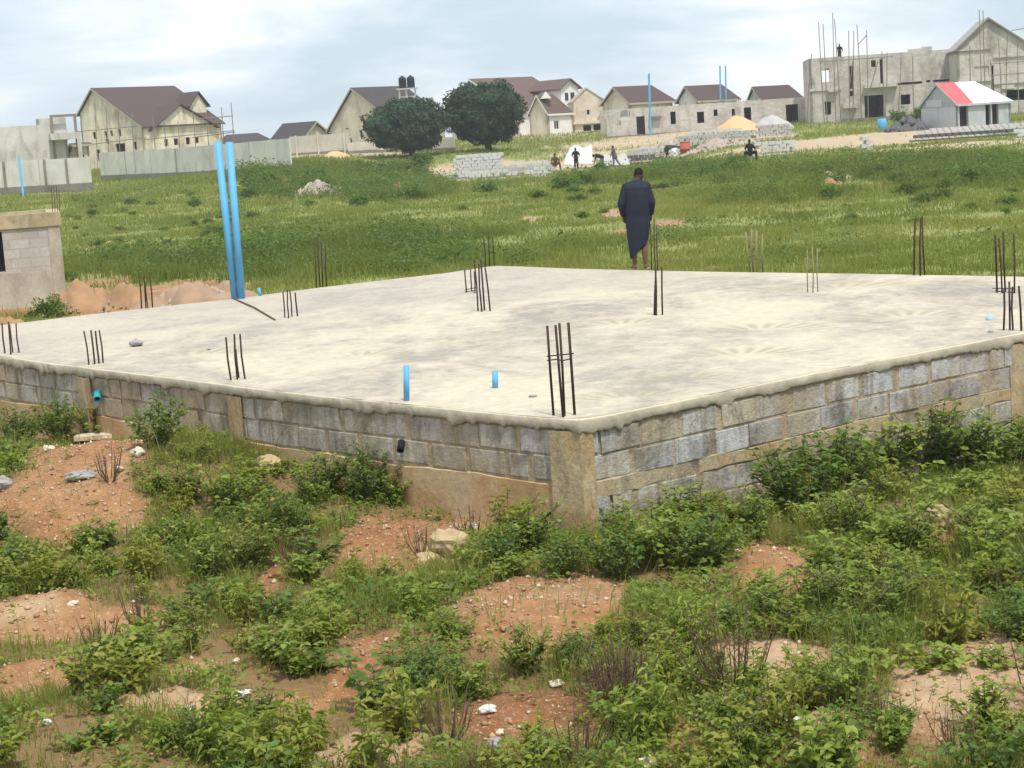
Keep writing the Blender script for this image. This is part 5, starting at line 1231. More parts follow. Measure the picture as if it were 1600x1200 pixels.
# ------------------------------------------------------------------ hut at the left
def hut():
    Y = 42; m_ = Y / FPX; c = at(105, 470, Y); z0 = tz(c[0], c[1]); n = c[:2] / np.linalg.norm(c[:2]); n = np.array([n[0] - .02, n[1]]); n /= np.linalg.norm(n); d = np.array([-n[1], n[0]])
    root = empty('block_hut', (c[0], c[1], z0), 'grey block hut with a cast concrete ring beam at the left frame edge', 'hut'); L = 4.2
    zt = at(92, 352, Y)[2]; zr = at(91, 331, Y)[2]; p1 = c[:2]; p0 = c[:2] + d * L
    w = MB(); zw0 = at(30, 422, Y)[2]; zw1 = at(10, 361, Y)[2]
    def px_of(q): v = np.array([q[0], q[1], zw0]) - CAM; return 800 + FPX * v.dot(RGT) / v.dot(FWD)
    uo = min(np.linspace(.5, L, 400), key=lambda u: abs(px_of(p0 + (p1 - p0) * u / L) - 9))
    wall_panel(w, p0, p1, z0 - .4, zt, .22, [(uo - 1.2, uo, zw0 - (z0 - .4), zw1 - (z0 - .4))]); wall_panel(w, p1, p1 + n * 3.2, z0 - .4, zt, .22); wall_panel(w, p1 + n * 3.2, p0 + n * 3.2, z0 - .4, zt, .22); wall_panel(w, p0 + n * 3.2, p0, z0 - .4, zt, .22)
    w.build('wall', M['hutwall'], root)
    # plastered pier at the corner and dado
    w = MB(); o = -n * .02
    w.prism([(*(p1 + d * .28 + o), z0 - .4), (*(p1 + o), z0 - .4), (*(p1 + o), zt), (*(p1 + d * .28 + o), zt)], (*(n * .015), 0)); w.prism([(*(p0 + o), z0 - .4), (*(p1 + d * .285 + o), z0 - .4), (*(p1 + d * .285 + o), zw0 - .05), (*(p0 + o), zw0 - .05)], (*(n * .015), 0)); w.build('plaster', M['conc2'], root)
    b = MB(); e = .05
    for (q0, q1, w_) in ((p0, p1, n), ):
        b.prism([(*(q0 - n * e), zt), (*(q1 - n * e - d * e), zt), (*(q1 - n * e - d * e), zr), (*(q0 - n * e), zr)], (*(n * .34), 0))
    b.prism([(*(p1 + n * .295 - d * e), zt), (*(p1 + n * 3.25 - d * e), zt), (*(p1 + n * 3.25 - d * e), zr), (*(p1 + n * .295 - d * e), zr)], (*(d * .32), 0)); b.prism([(*(p0 + n * 2.9), zt), (*(p1 + n * 2.9 + d * .28), zt), (*(p1 + n * 2.9 + d * .28), zr), (*(p0 + n * 2.9), zr)], (*(n * .34), 0)); b.build('ring_beam', M['conc'], root)
    for i, (bx, tx, ty) in enumerate(((82, 80, 292), (86, 84, 290), (90, 88, 291), (93, 92, 296))):
        q = at(bx, 330, Y + .15 + .1 * (i % 2)); r = MB(); r.tube([(q[0], q[1], zr - .02), tuple(at(tx, ty, q[1]))], .008, 6); r.build('starter_bar', M['rebar'], root)
    # interior darkness: an unseen slab added inside the ring beam
    s = MB(); s.prism([(*(p0 + n * .1 + d * .0), zt + .02), (*(p1 + n * .3 + d * .3), zt + .02), (*(p1 + n * 2.95 + d * .3), zt + .02), (*(p0 + n * 2.95), zt + .02)], (0, 0, .12)); s.build('added_shade_slab', M['conc2'], root)
M['hutwall'] = m_stained('hut_blockwork', (.50, .46, .42), (.36, .30, .22), .5, (.46, .23), sc=.9)
M['conc2'] = m_stained('grey_tan_plaster', (.47, .43, .35), (.22, .19, .13), .6, None, sc=1.1)
hut()

# ------------------------------------------------------------------ vegetation
def leaves(P, A, N, L, W_, droop=.12):
    P, A, N = (np.asarray(q, float) for q in (P, A, N)); L = np.asarray(L)[:, None]; W_ = np.asarray(W_)[:, None]
    A = A / (np.linalg.norm(A, axis=1, keepdims=True) + 1e-9); Sd = np.cross(A, N); Sd /= np.linalg.norm(Sd, axis=1, keepdims=True) + 1e-9; N = np.cross(Sd, A)
    v = np.stack([P, P + A * L * .32 + Sd * W_ * .5 + N * L * .07, P + A * L * .70 + Sd * W_ * .36 + N * L * .01, P + A * L - N * L * droop,
                  P + A * L * .70 - Sd * W_ * .36 + N * L * .01, P + A * L * .32 - Sd * W_ * .5 + N * L * .07], 1)
    n = len(P); b = np.arange(n)[:, None] * 6
    F = np.concatenate([b + np.array([[0, 1, 2, 3]]), b + np.array([[0, 3, 4, 5]])], 1).reshape(-1, 4)
    return v.reshape(-1, 3), F
def plant(name, label, cat, group, seed, nstem, h, spread, ll, lw, nodes, leafmat='leaf', stemmat='stem', branch=.5, bare_low=.2, per=2, stem_r=.004, tilt=(-.3, .6)):
    rg = np.random.default_rng(seed); P = []; A = []; Ls = []; T = []; st = MB()
    def run(p0, p1, bend, n, lsc, low):
        mid = (p0 + p1) / 2 + bend; ts = np.linspace(0, 1, 7); C = [(1 - t) ** 2 * p0 + 2 * t * (1 - t) * mid + t * t * p1 for t in ts]
        st.tube(C, [stem_r * (1.2 - .8 * t) for t in ts], 4, False); a0 = rg.uniform(0, 6.28)
        for t in np.linspace(low, 1, n):
            q = (1 - t) ** 2 * p0 + 2 * t * (1 - t) * mid + t * t * p1; a0 += 1.57 + rg.uniform(-.4, .4)
            for k in range(per if t < .95 else per + 2):
                a = a0 + 6.283 * k / (per if t < .95 else per + 2) + rg.uniform(-.3, .3); e = rg.uniform(*tilt)
                P.append(q + rg.normal(0, .004, 3)); A.append((math.cos(a) * math.cos(e), math.sin(a) * math.cos(e), math.sin(e))); Ls.append(lsc * rg.uniform(.6, 1.1) * (1 - .35 * abs(t - .55))); T.append(rg.uniform(0, .75) + .3 * t * rg.random())
            if rg.random() < branch * (1 - t) and t < .85:
                a = rg.uniform(0, 6.28); l = h * rg.uniform(.18, .38); run(q, q + np.array([math.cos(a) * l * .8, math.sin(a) * l * .8, l * .6]), np.array([0, 0, -.02]), max(3, n // 3), lsc * .85, .3)
    for s in range(nstem):
        a = rg.uniform(0, 6.28); r = rg.uniform(0, 1) ** .6; b = np.array([math.cos(a), math.sin(a), 0]) * spread * .18 * r; hh = h * rg.uniform(.55, 1.0) * (1 - .3 * r)
        tip = b + np.array([math.cos(a) * spread * r, math.sin(a) * spread * r, hh]); run(b - np.array([0, 0, .05]), tip, np.array([0, 0, hh * .15 * r]), nodes, ll, bare_low)
    n = len(P); A_ = np.array(A); N = np.tile([0, 0, 1.0], (n, 1)) + rg.normal(0, .35, (n, 3)); Ls = np.array(Ls)
    V, F = leaves(np.array(P), A_, N, Ls, Ls * lw / ll * rg.uniform(.8, 1.2, n), rg.uniform(.05, .3))
    root = empty(name, (0, 0, 0), label, cat, group)
    np_mesh('foliage', V, F, M[leafmat], root, dict(tone=np.repeat(np.clip(T, 0, 1), 6)))
    st.build('stems', M[stemmat], root)
    return root
def dry_bush(name, label, seed, n, h, spread, cat='bush'):
    rg = np.random.default_rng(seed); st = MB()
    for i in range(n):
        a = rg.uniform(0, 6.28); r = rg.uniform(.2, 1); p1 = np.array([math.cos(a) * spread * r, math.sin(a) * spread * r, h * rg.uniform(.6, 1)]); p0 = np.array([math.cos(a), math.sin(a), 0]) * .04; mid = (p0 + p1) / 2 + np.array([math.cos(a), math.sin(a), 0]) * spread * .12 * r - np.array([0, 0, h * .06])
        st.tube([p0, mid, p1], [.0055, .0045, .002], 5, False)
        for k in range(5):
            t = rg.uniform(.3, .95); q = p0 * (1 - t) ** 2 + 2 * t * (1 - t) * mid + t * t * p1; st.tube([q, q + rg.normal(0, .07, 3) * h * 1.2 + np.array([0, 0, .08 * h])], [.003, .0012], 4, False)
    root = empty(name, (0, 0, 0), label, cat); st.build('twigs', M['twig'], root)
    return root
TOTAL_USED = set()
def put(proto, px, py, scale=1, label=None, group=None, rz=None, w=None, pos=None, sz=None):
    p = ground(px, py) if pos is None else pos
    o = proto if proto.name not in TOTAL_USED else copy_tree(proto)
    TOTAL_USED.add(o.name)
    o.location = Vector([float(p[0]), float(p[1]), float(p[2]) - .01]); o.rotation_euler = (random.uniform(-.08, .08), random.uniform(-.08, .08), random.uniform(0, 6.28) if rz is None else rz)
    o.scale = (scale, scale, scale * (sz or 1))
    if label: o['label'] = label
    if group: o['group'] = group
    elif 'group' in o and label: del o['group']
    return o
GW = 'leafy weeds on the rough ground'
WL = {'a': 'broad-leaved green weed, one of many covering the rough soil before the slab', 'b': 'low bushy weed with small leaves, one of many on the soil before the slab',
      'c': 'upright weed with few narrow leaves, one of many among the foreground weeds', 'd': 'low spreading weed with large round leaves, one of many in the foreground'}
PA = [plant('weed', WL['a'], 'weed', GW, 100 + i, 9, .42, .27, .082, .050, 7, ('leaf', 'leaf', 'leaf_yellow', 'leaf_dark')[i]) for i in range(4)]
PB = [plant('weed', WL['b'], 'weed', 'low bushy weeds before the slab', 120 + i, 12, .30, .28, .056, .034, 8, ('leaf', 'leaf_yellow', 'leaf_dark')[i], branch=.7) for i in range(3)]
PC = [plant('weed', WL['c'], 'weed', 'upright narrow weeds before the slab', 140 + i, 8, .50, .17, .095, .030, 11, ('leaf', 'leaf_yellow')[i], branch=.3, tilt=(-.6, .5)) for i in range(2)]
PD = [plant('weed', WL['d'], 'weed', 'low spreading weeds before the slab', 160 + i, 12, .17, .28, .090, .066, 5, ('leaf', 'leaf_dark')[i], branch=.2) for i in range(2)]
BIG = [plant('shrub', 'shrub', 'shrub', None, 180 + i, 16, .72, .44, .086, .052, 9, ('leaf_dark', 'leaf', 'leaf')[i], branch=.6, stem_r=.006) for i in range(3)]
LBL = [ # the shrubs one can tell apart: px, py base, scale, which, label
    (246, 702, 1.05, 0, 'dark green shrub against the left wall above the orange mound'),
    (150, 682, .8, 1, 'shrub under the teal pipe end at the left wall'), (95, 690, .85, 0, 'dark shrub on the crest left of the teal pipe end'), (30, 705, .8, 0, 'dark shrub behind the mound at the left frame edge'),
    (510, 775, .95, 1, 'left part of the big shrub growing against the left wall'), (575, 785, .95, 0, 'dark shrub against the left wall just left of the drain hole'), (615, 790, .62, 1, 'small shrub at the wall below the drain hole'),
    (830, 868, .92, 1, 'tall leafy shrub left of the corner column'), (880, 905, .72, 0, 'shrub in front of the corner column'), (780, 885, .62, 0, 'low dark shrub beside the large tan rock'),
    (965, 905, .95, 0, 'dark shrub at the foot of the wall right of the corner column'), (1035, 890, .95, 1, 'second shrub along the right wall from the corner column'), (1100, 885, .85, 0, 'third shrub along the right wall from the corner column'),
    (1175, 845, .8, 1, 'fourth shrub along the right wall from the corner column'), (1240, 800, .85, 0, 'shrub leaning on the middle of the right wall'), (1310, 775, .95, 0, 'large shrub at the right wall where the blocks are hidden'), (1385, 760, 1.0, 1, 'wide shrub against the right wall left of the right column'), (1460, 745, .9, 0, 'shrub at the right wall near the right column'), (1530, 745, .8, 1, 'shrub in front of the right corner column'), (1590, 740, .7, 0, 'shrub at the right frame edge below the right column'),
    (665, 1075, .78, 0, 'bluish green bush at the bottom middle above the white plastic scrap'), (735, 1090, .80, 1, 'bright green bush beside the bluish one at the bottom middle'), (820, 1060, .72, 1, 'feathery green bush right of the bottom middle bushes'), (900, 1050, .62, 0, 'bush left of the dry brown bush'),
    (1600, 1005, .75, 0, 'dark bush at the right frame edge above the pale path'), (1330, 1110, .75, 1, 'leafy bush beside the pale path at the lower right'), (1310, 1190, .66, 0, 'dark leafy bush at the bottom right of the bare soil'), (1165, 1155, .5, 0, 'small dark bush at the lower right of the twiggy bush'),
    (320, 1180, .72, 0, 'dark broad-leaved bush at the bottom left'), (400, 890, .75, 1, 'green bush on the slope right of the orange mound'), (330, 905, .75, 1, 'green bush just below the orange mound'), (290, 780, .8, 1, 'bush on the right shoulder of the orange mound'), (360, 810, .85, 1, 'tall green bush left of the corner soil patch'), (450, 850, .8, 0, 'dark bush in the weeds below the left wall'),
    (30, 905, .8, 0, 'dark bush at the left frame edge under the mound'), (165, 855, .6, 1, 'bush at the lower edge of the orange mound'), (150, 1045, .42, 0, 'round dark bush on the lower left soil'), (480, 1000, .7, 1, 'light green bush in the lower left middle'), (420, 1040, .65, 1, 'green bush left of the lower left soil patch'),
    (1080, 1010, .75, 1, 'bush behind the twiggy bush at the lower right'), (1200, 975, .85, 1, 'green bush in the weeds below the right wall'), (1300, 960, .95, 2, 'large leafy bush in the middle of the right weeds'), (1400, 970, .85, 2, 'leafy bush above the pale path'), (1420, 870, .9, 2, 'leafy bush below the tan boulder'), (1530, 860, .9, 2, 'leafy bush right of the tan boulder'), (1310, 850, .95, 2, 'leafy bush left of the tan boulder')]
for (px, py, s, w, lb) in LBL:
    put(BIG[w], px, py, s * random.uniform(.92, 1.05) * (.80 if py < 910 else .68) * (1.65 if px > 1150 and py < 810 else (.85 if px > 200 else 1.1) if px < 260 and py < 710 else 1), lb, sz=random.uniform(.85, 1.2))
DB = dry_bush('dry_bush', 'dry bush', 5, 60, .42, .30); put(DB, 965, 1105, 1.0, 'dry brown leafless bush at the bottom right of the middle')
o = dry_bush('dry_bush', 'dry bush', 6, 26, .55, .5); put(o, 1145, 1085, 1.0, 'twiggy half-bare bush with long arching stems at the lower right')
o = dry_bush('dry_bush', 'dry bush', 7, 12, .42, .22); put(o, 228, 997, 1.0, 'bare thorny twigs sticking out of the soil at the lower left')
o = dry_bush('dry_bush', 'dry bush', 8, 22, .3, .25); put(o, 1265, 790, 1.2, 'dry brown stems leaning on the right wall')
# the many
DW = dry_bush('dry_weed', 'dry brown leafless weed, one of many standing among the green weeds', 15, 14, .34, .20, 'weed'); DW['group'] = 'dry weeds on the rough ground'
def scatter_pts(n, ymin, ymax, dens, mind, seed):
    rg = np.random.default_rng(seed); pts = []
    for _ in range(n * 60):
        if len(pts) >= n: break
        y = math.sqrt(rg.uniform(ymin ** 2, ymax ** 2)); x = rg.uniform(-1, 1) * (.325 * y + .3)
        if inside(np.array([x]), np.array([y]), grow=.12)[0]: continue
        if rg.random() > dens(x, y): continue
        if any((x - a) ** 2 + (y - b) ** 2 < mind ** 2 for a, b in pts): continue
        pts.append((x, y))
    return pts
def dens_near(x, y):
    b = float(bare(np.array([x]), np.array([y]))[0]); n = float(fbm(np.array([x]), np.array([y]), 1.3, 2, 55)[0])
    right = .35 + .65 * sst(-.12, .08, x / y)
    return max(0, (1 - b) ** 2 * (.45 + .5 * n) * (.55 + .6 * float(right)) + .02)
for i, (x, y) in enumerate(scatter_pts(285, 8.2, 19, dens_near, .17, 77)):
    k = random.random(); pr = random.choice(PA) if k < .34 else random.choice(PB) if k < .60 else random.choice(PC) if k < .86 else random.choice(PD)
    put(pr, 0, 0, random.uniform(.5, .98), pos=np.array([x, y, tz(x, y)]), group=pr['group'], sz=random.uniform(.75, 1.25))

for (x, y) in scatter_pts(30, 8.4, 17, dens_near, .35, 91):
    put(DW, 0, 0, random.uniform(.5, 1.05), pos=np.array([x, y, tz(x, y)]), group=DW['group'], sz=random.uniform(.8, 1.3))
# grass and ground cover (uncountable)
def blades(X, Y, Z, H, W_, lean, tone, rg):
    n = len(X); a = rg.uniform(0, 6.283, n); la = rg.uniform(0, 6.283, n); d = np.c_[np.cos(a), np.sin(a), np.zeros(n)]; ln = np.c_[np.cos(la), np.sin(la), np.zeros(n)] * (lean * H)[:, None]
    P = np.c_[X, Y, Z]; up = np.zeros((n, 3)); up[:, 2] = H
    v = np.stack([P - d * W_[:, None] / 2, P + d * W_[:, None] / 2, P + up * .55 + ln * .35 + d * W_[:, None] * .38, P + up * .55 + ln * .35 - d * W_[:, None] * .38, P + up * .9 + ln], 1)
    b = np.arange(n)[:, None] * 5
    F4 = np.concatenate([b + np.array([[0, 1, 2, 3]]), b + np.array([[3, 2, 4, 4]])], 0)
    tri = np.concatenate([b + np.array([[0, 1, 2]]), b + np.array([[0, 2, 3]]), b + np.array([[3, 2, 4]])], 0)
    return v.reshape(-1, 3), tri, np.repeat(tone, 5)
def near_grass():
    rg = np.random.default_rng(5); n = 300000; y = np.sqrt(rg.uniform(7.5 ** 2, 21 ** 2, n)); x = rg.uniform(-1, 1, n) * (.34 * y + .4)
    cl = fbm(x, y, .55, 3, 61); b = bare(x, y); keep = (~inside(x, y, grow=.06)) & (rg.random(n) < np.clip((1 - b) ** 2 * (.62 + .8 * cl), .03, 1))
    x, y, cl = x[keep], y[keep], cl[keep]; n = len(x); H = rg.uniform(.04, .15, n) * (1 + .9 * np.clip(cl, 0, 1)); tall = rg.random(n) < .05; H = np.where(tall, H * 2.1, H)
    tone = np.clip(.42 + .3 * fbm(x, y, 1.7, 2, 62) + rg.normal(0, .17, n), 0, 1)
    V, F, t = blades(x, y, terrain(x, y) - .01, H, rg.uniform(.004, .008, n), rg.uniform(.1, .7, n), tone, rg)
    tag(np_mesh('grass', V, F, M['grass'], None, dict(tone=t)), 'short grass between the weeds on the rough soil before the slab', 'grass', kind='stuff')
near_grass()
def herbs():
    rg = np.random.default_rng(6); n = 42000; y = np.sqrt(rg.uniform(7.5 ** 2, 20 ** 2, n)); x = rg.uniform(-1, 1, n) * (.34 * y + .4)
    cl = fbm(x, y, .7, 3, 63); b = bare(x, y); keep = (~inside(x, y, grow=.08)) & (rg.random(n) < np.clip((1 - b) ** 2 * (.26 + .7 * cl), .016, 1))
    x, y = x[keep], y[keep]; n = len(x); z = terrain(x, y); P = []; A = []; L = []; T = []; N = []
    k = 8; off = rg.normal(0, .035, (n, k, 2)); a = rg.uniform(0, 6.283, (n, k)); e = rg.uniform(-.1, .8, (n, k)); hh = rg.uniform(.0, .11, (n, k))
    P = np.stack([x[:, None] + off[..., 0], y[:, None] + off[..., 1], z[:, None] + hh], -1).reshape(-1, 3); A = np.stack([np.cos(a) * np.cos(e), np.sin(a) * np.cos(e), np.sin(e)], -1).reshape(-1, 3)
    L = rg.uniform(.022, .06, n * k); tone = np.clip(np.repeat(.4 + .3 * fbm(x, y, 1.1, 2, 64), k) + rg.normal(0, .2, n * k), 0, 1)
    V, F = leaves(P, A, np.tile([0, 0, 1.0], (n * k, 1)) + rg.normal(0, .4, (n * k, 3)), L, L * rg.uniform(.4, .65, n * k))
    tag(np_mesh('ground_cover', V, F, M['leaf'], None, dict(tone=np.repeat(tone, 6))), 'creeping leafy ground cover on the rough soil before the slab', 'ground cover', kind='stuff')
herbs()
def gravel():
    rg = np.random.default_rng(8); n = 26000; y = np.sqrt(rg.uniform(7.5 ** 2, 19 ** 2, n)); x = rg.uniform(-1, 1, n) * (.34 * y + .4)
    b = bare(x, y); keep = (~inside(x, y, grow=.05)) & (rg.random(n) < .12 + .75 * b); x, y = x[keep], y[keep]; n = len(x); z = terrain(x, y)
    base = np.array([[1, 0, 0], [-1, 0, 0], [0, 1, 0], [0, -1, 0], [0, 0, 1], [0, 0, -1.0]]); f = np.array([[0, 2, 4], [2, 1, 4], [1, 3, 4], [3, 0, 4], [2, 0, 5], [1, 2, 5], [3, 1, 5], [0, 3, 5]])
    s = (.005 + .022 * rg.random(n) ** 4 + .006 * rg.random(n)); t = rg.uniform(0, 6.28, n); B = base[None] * rg.uniform(.5, 1.2, (n, 6, 3)) * s[:, None, None]; c, q = np.cos(t)[:, None], np.sin(t)[:, None]
    V = np.stack([B[..., 0] * c - B[..., 1] * q + x[:, None], B[..., 0] * q + B[..., 1] * c + y[:, None], B[..., 2] * .8 + z[:, None] + s[:, None] * .3], -1).reshape(-1, 3)
    F = (np.arange(n)[:, None, None] * 6 + f[None]).reshape(-1, 3); k = NT('gravel_stone'); k.col(k.ramp(k.attr('tone'), [(0, (.30, .16, .09)), (.5, (.42, .26, .155)), (1, (.58, .46, .34))]))
    tag(np_mesh('gravel', V, F, k.m, None, dict(tone=np.repeat(rg.random(n), 6))), 'loose gravel on the bare orange soil before the slab', 'gravel', kind='stuff')
gravel()

# --- field
BUSHY = [(530, 292, 150, 34, 1.0), (450, 275, 110, 22, 1.0), (230, 300, 120, 16, .35), (420, 408, 330, 30, .8), (160, 420, 70, 20, .6), (1010, 279, 110, 10, 1.0), (1340, 266, 270, 17, 1.0), (1480, 270, 190, 30, 1.0), (1210, 308, 110, 11, .95), (650, 300, 60, 22, .9), (1330, 395, 250, 25, .12), (900, 395, 190, 18, .4), (700, 402, 110, 24, .4)]
BW_ = []
for (px, py, rx, ry, k) in BUSHY:
    c = ground(px, py, 24); a = ground(px, py - ry, 24); b = ground(px, py + ry, 24); BW_.append((c[0], (a[1] + b[1]) / 2, rx * c[1] / FPX, max(1.2, (a[1] - b[1]) / 2), k))
def bushy(x, y):
    w = fbm(x, y, 5, 3, 81) * .35; s = np.zeros(np.shape(x))
    for (cx, cy, rx, ry, k) in BW_: s = np.maximum(s, k * (1 - sst(.6, 1.2, np.sqrt(((x - cx) / rx) ** 2 + ((y - cy) / ry) ** 2) + w)))
    return s
def field_grass():
    rg = np.random.default_rng(9); n = 700000; y = 24 * (215 / 24) ** rg.random(n); x = rg.uniform(-1, 1, n) * (.36 * y + 1)
    b = bare(x, y); cl = fbm(x, y, 1.6, 3, 82); big = fbm(x, y, 8, 3, 83); keep = (~inside(x, y, grow=.08)) & (rg.random(n) < np.clip((1 - b) ** 2 * (.6 + .5 * cl), .02, 1))
    keep &= ~((y > 150) & (x / y > .12) & (rg.random(n) < .5))
    x, y, cl, big = x[keep], y[keep], cl[keep], big[keep]; n = len(x); bu = bushy(x, y)
    H = (.07 + .09 * rg.random(n)) * (1 + .5 * np.clip(cl, -.6, 1)) * (1 + 2.0 * bu) * (1 + y / 140); W_ = .008 * (1 + y / 22)
    tone = np.clip(.48 + .34 * big + .08 * cl - .46 * bu + rg.normal(0, .07, n), 0, .9)
    V, F, t = blades(x, y, terrain(x, y) - .02, H, W_ * np.ones(n), rg.uniform(.1, .6, n), tone, rg)
    tag(np_mesh('grass', V, F, M['grass'], None, dict(tone=t)), 'olive green grass field stretching from the slab to the block yard', 'grass', kind='stuff')
field_grass()
def field_weeds():
    rg = np.random.default_rng(10); n = 130000; y = 24 * (128 / 24) ** rg.random(n); x = rg.uniform(-1, 1, n) * (.36 * y + 1); bu = bushy(x, y); cl = fbm(x, y, 1.8, 3, 84)
    keep = (~inside(x, y, grow=.25)) & (rg.random(n) < np.clip(bu * (.32 + .75 * cl) + .006, 0, 1)) & (bare(x, y) < .4); x, y, bu, cl = x[keep], y[keep], bu[keep], cl[keep]; n = len(x); k = 12
    s = (.16 + .17 * rg.random(n)) * (1 + .5 * np.clip(cl, 0, 1)) * (.75 + y / 130); hh = s[:, None] * rg.uniform(.05, 1.5, (n, k)) * (.6 + .6 * bu[:, None]); off = rg.normal(0, .5, (n, k, 2)) * s[:, None, None]
    a = rg.uniform(0, 6.283, (n, k)); e = rg.uniform(-.3, .9, (n, k)); P = np.stack([x[:, None] + off[..., 0], y[:, None] + off[..., 1], terrain(x, y)[:, None] + hh], -1).reshape(-1, 3)
    A = np.stack([np.cos(a) * np.cos(e), np.sin(a) * np.cos(e), np.sin(e)], -1).reshape(-1, 3); L = np.repeat(s, k) * rg.uniform(.17, .36, n * k); tone = np.clip(np.repeat(.42 + .3 * fbm(x, y, 3, 2, 85), k) + rg.normal(0, .2, n * k), 0, 1)
    V, F = leaves(P, A, np.tile([0, 0, 1.0], (n * k, 1)) + rg.normal(0, .5, (n * k, 3)), L, L * .5)
    tag(np_mesh('weeds', V, F, M['weedfar'], None, dict(tone=np.repeat(tone, 6))), 'mass of taller green weeds in strips across the grass field', 'weeds', kind='stuff')
field_weeds()
def crown_mesh(seed, ncl, nl, rad, leaf, low=-.35, sm=0, shell=(.55, 1.0), clump=.30, flat=1.0):
    """leaf clumps spread through an uneven crown"""
    rg = np.random.default_rng(seed); P = []; A = []; N = []; T = []
    for c in range(ncl):
        d = rg.normal(0, 1, 3); d /= np.linalg.norm(d)
        if d[2] < low: d[2] = low * rg.uniform(.4, 1); d /= np.linalg.norm(d)
        lump = 1 + .2 * float(vnoise(d[0] * 2.2 + seed, d[1] * 2.2 + d[2] * 1.7, seed)); r = rg.uniform(*shell) * min(lump, 1.13); cen = d * r * np.array(rad); s = clump * rg.uniform(.6, 1.3) * np.mean(rad); tb = rg.uniform(.1, .75)
        q = rg.normal(0, 1, (nl, 3)); q /= np.linalg.norm(q, axis=1, keepdims=True); rr = rg.uniform(.5, 1, nl)[:, None] ** .5; pos = cen + q * rr * s * np.array([1, 1, .75 * flat]); P.append(pos)
        a = q * .7 + d * .5 + rg.normal(0, .5, (nl, 3)); a[:, 2] -= .25; A.append(a); N.append(q * (1 - sm * .4) + d * (1 + sm) + rg.normal(0, .4 - .2 * sm, (nl, 3))); T.append(np.clip(tb + rg.normal(0, .18, nl), 0, 1))
    P, A, N, T = np.vstack(P), np.vstack(A), np.vstack(N), np.hstack(T); L = leaf * rg.uniform(.6, 1.3, len(P)); V, F = leaves(P, A, N, L, L * .5, .2); return V, F, np.repeat(T, 6)
FB = []
for i in range(4):
    o = empty('bush', (0, 0, 0), 'bush', 'bush'); V, F, t = crown_mesh(300 + i, 26, 34, (.8, .8, .55), .16, clump=.34, shell=(.2, 1)); V[:, 2] += .5
    np_mesh('foliage', V, F, M[('weedfar', 'leaf_dark', 'weedfar', 'leaf_dark')[i]], o, dict(tone=t)); s = MB(); [s.tube([(0, 0, -.1), (math.cos(a) * .3, math.sin(a) * .3, .5)], .02, 4) for a in (0, 1.5, 3, 4.4)]; s.build('stems', M['stem'], o); FB.append(o)
def fbush(px, py, w, lb, i, group=None, sz=1):
    p = ground(px, py, 24); put(FB[i], 0, 0, w * p[1] / FPX / 1.7, lb, group, pos=p, sz=sz)
for (px, py, w, lb, i) in ((940, 268, 30, 'round dark bush in front of the white sheet at the block yard', 1), (880, 296, 46, 'dark bush in the grass before the block yard', 1), (912, 290, 40, 'green bush beside the dark one before the block yard', 0), (1295, 312, 40, 'dark bush in the grass at the middle right', 1), (1210, 312, 44, 'dark bush left of another in the middle right grass', 3), (650, 312, 46, 'dark bush below the left tree', 1), (592, 300, 40, 'dark bush between the pale rubble and the left tree', 3), (420, 292, 42, 'dark bush right of the tall blue pipes', 1), (1510, 290, 60, 'dark bush in the tall grass at the far right', 1), (75, 496, 55, 'dark bush at the foot of the block hut', 1), (110, 440, 30, 'small bush behind the corner of the block hut', 3), (655, 262, 44, 'green bush at the foot of the left tree', 2), (1440, 190, 40, 'green hedge bush before the two-storey building', 2), (1405, 192, 34, 'second hedge bush before the two-storey building', 0)):
    fbush(px, py, w, lb, i)
rg_ = random.Random(21); GB = 'bushes in the weedy strips of the field'
for k in range(185):
    px, py = rg_.choice([(rg_.uniform(700, 1600), rg_.uniform(292, 350)), (rg_.uniform(100, 420), rg_.uniform(300, 390)), (rg_.uniform(385, 690), rg_.uniform(268, 322)), (rg_.uniform(1080, 1600), rg_.uniform(256, 292)), (rg_.uniform(1380, 1620), rg_.uniform(246, 300)), (rg_.uniform(380, 660), rg_.uniform(265, 315))])
    fbush(px, py, rg_.uniform(12, 30) * (.9 if py > 322 or px < 380 else 1.55), 'low green bush, one of many in the weedy strips of the field', rg_.randrange(4), GB, rg_.uniform(.6, .95))
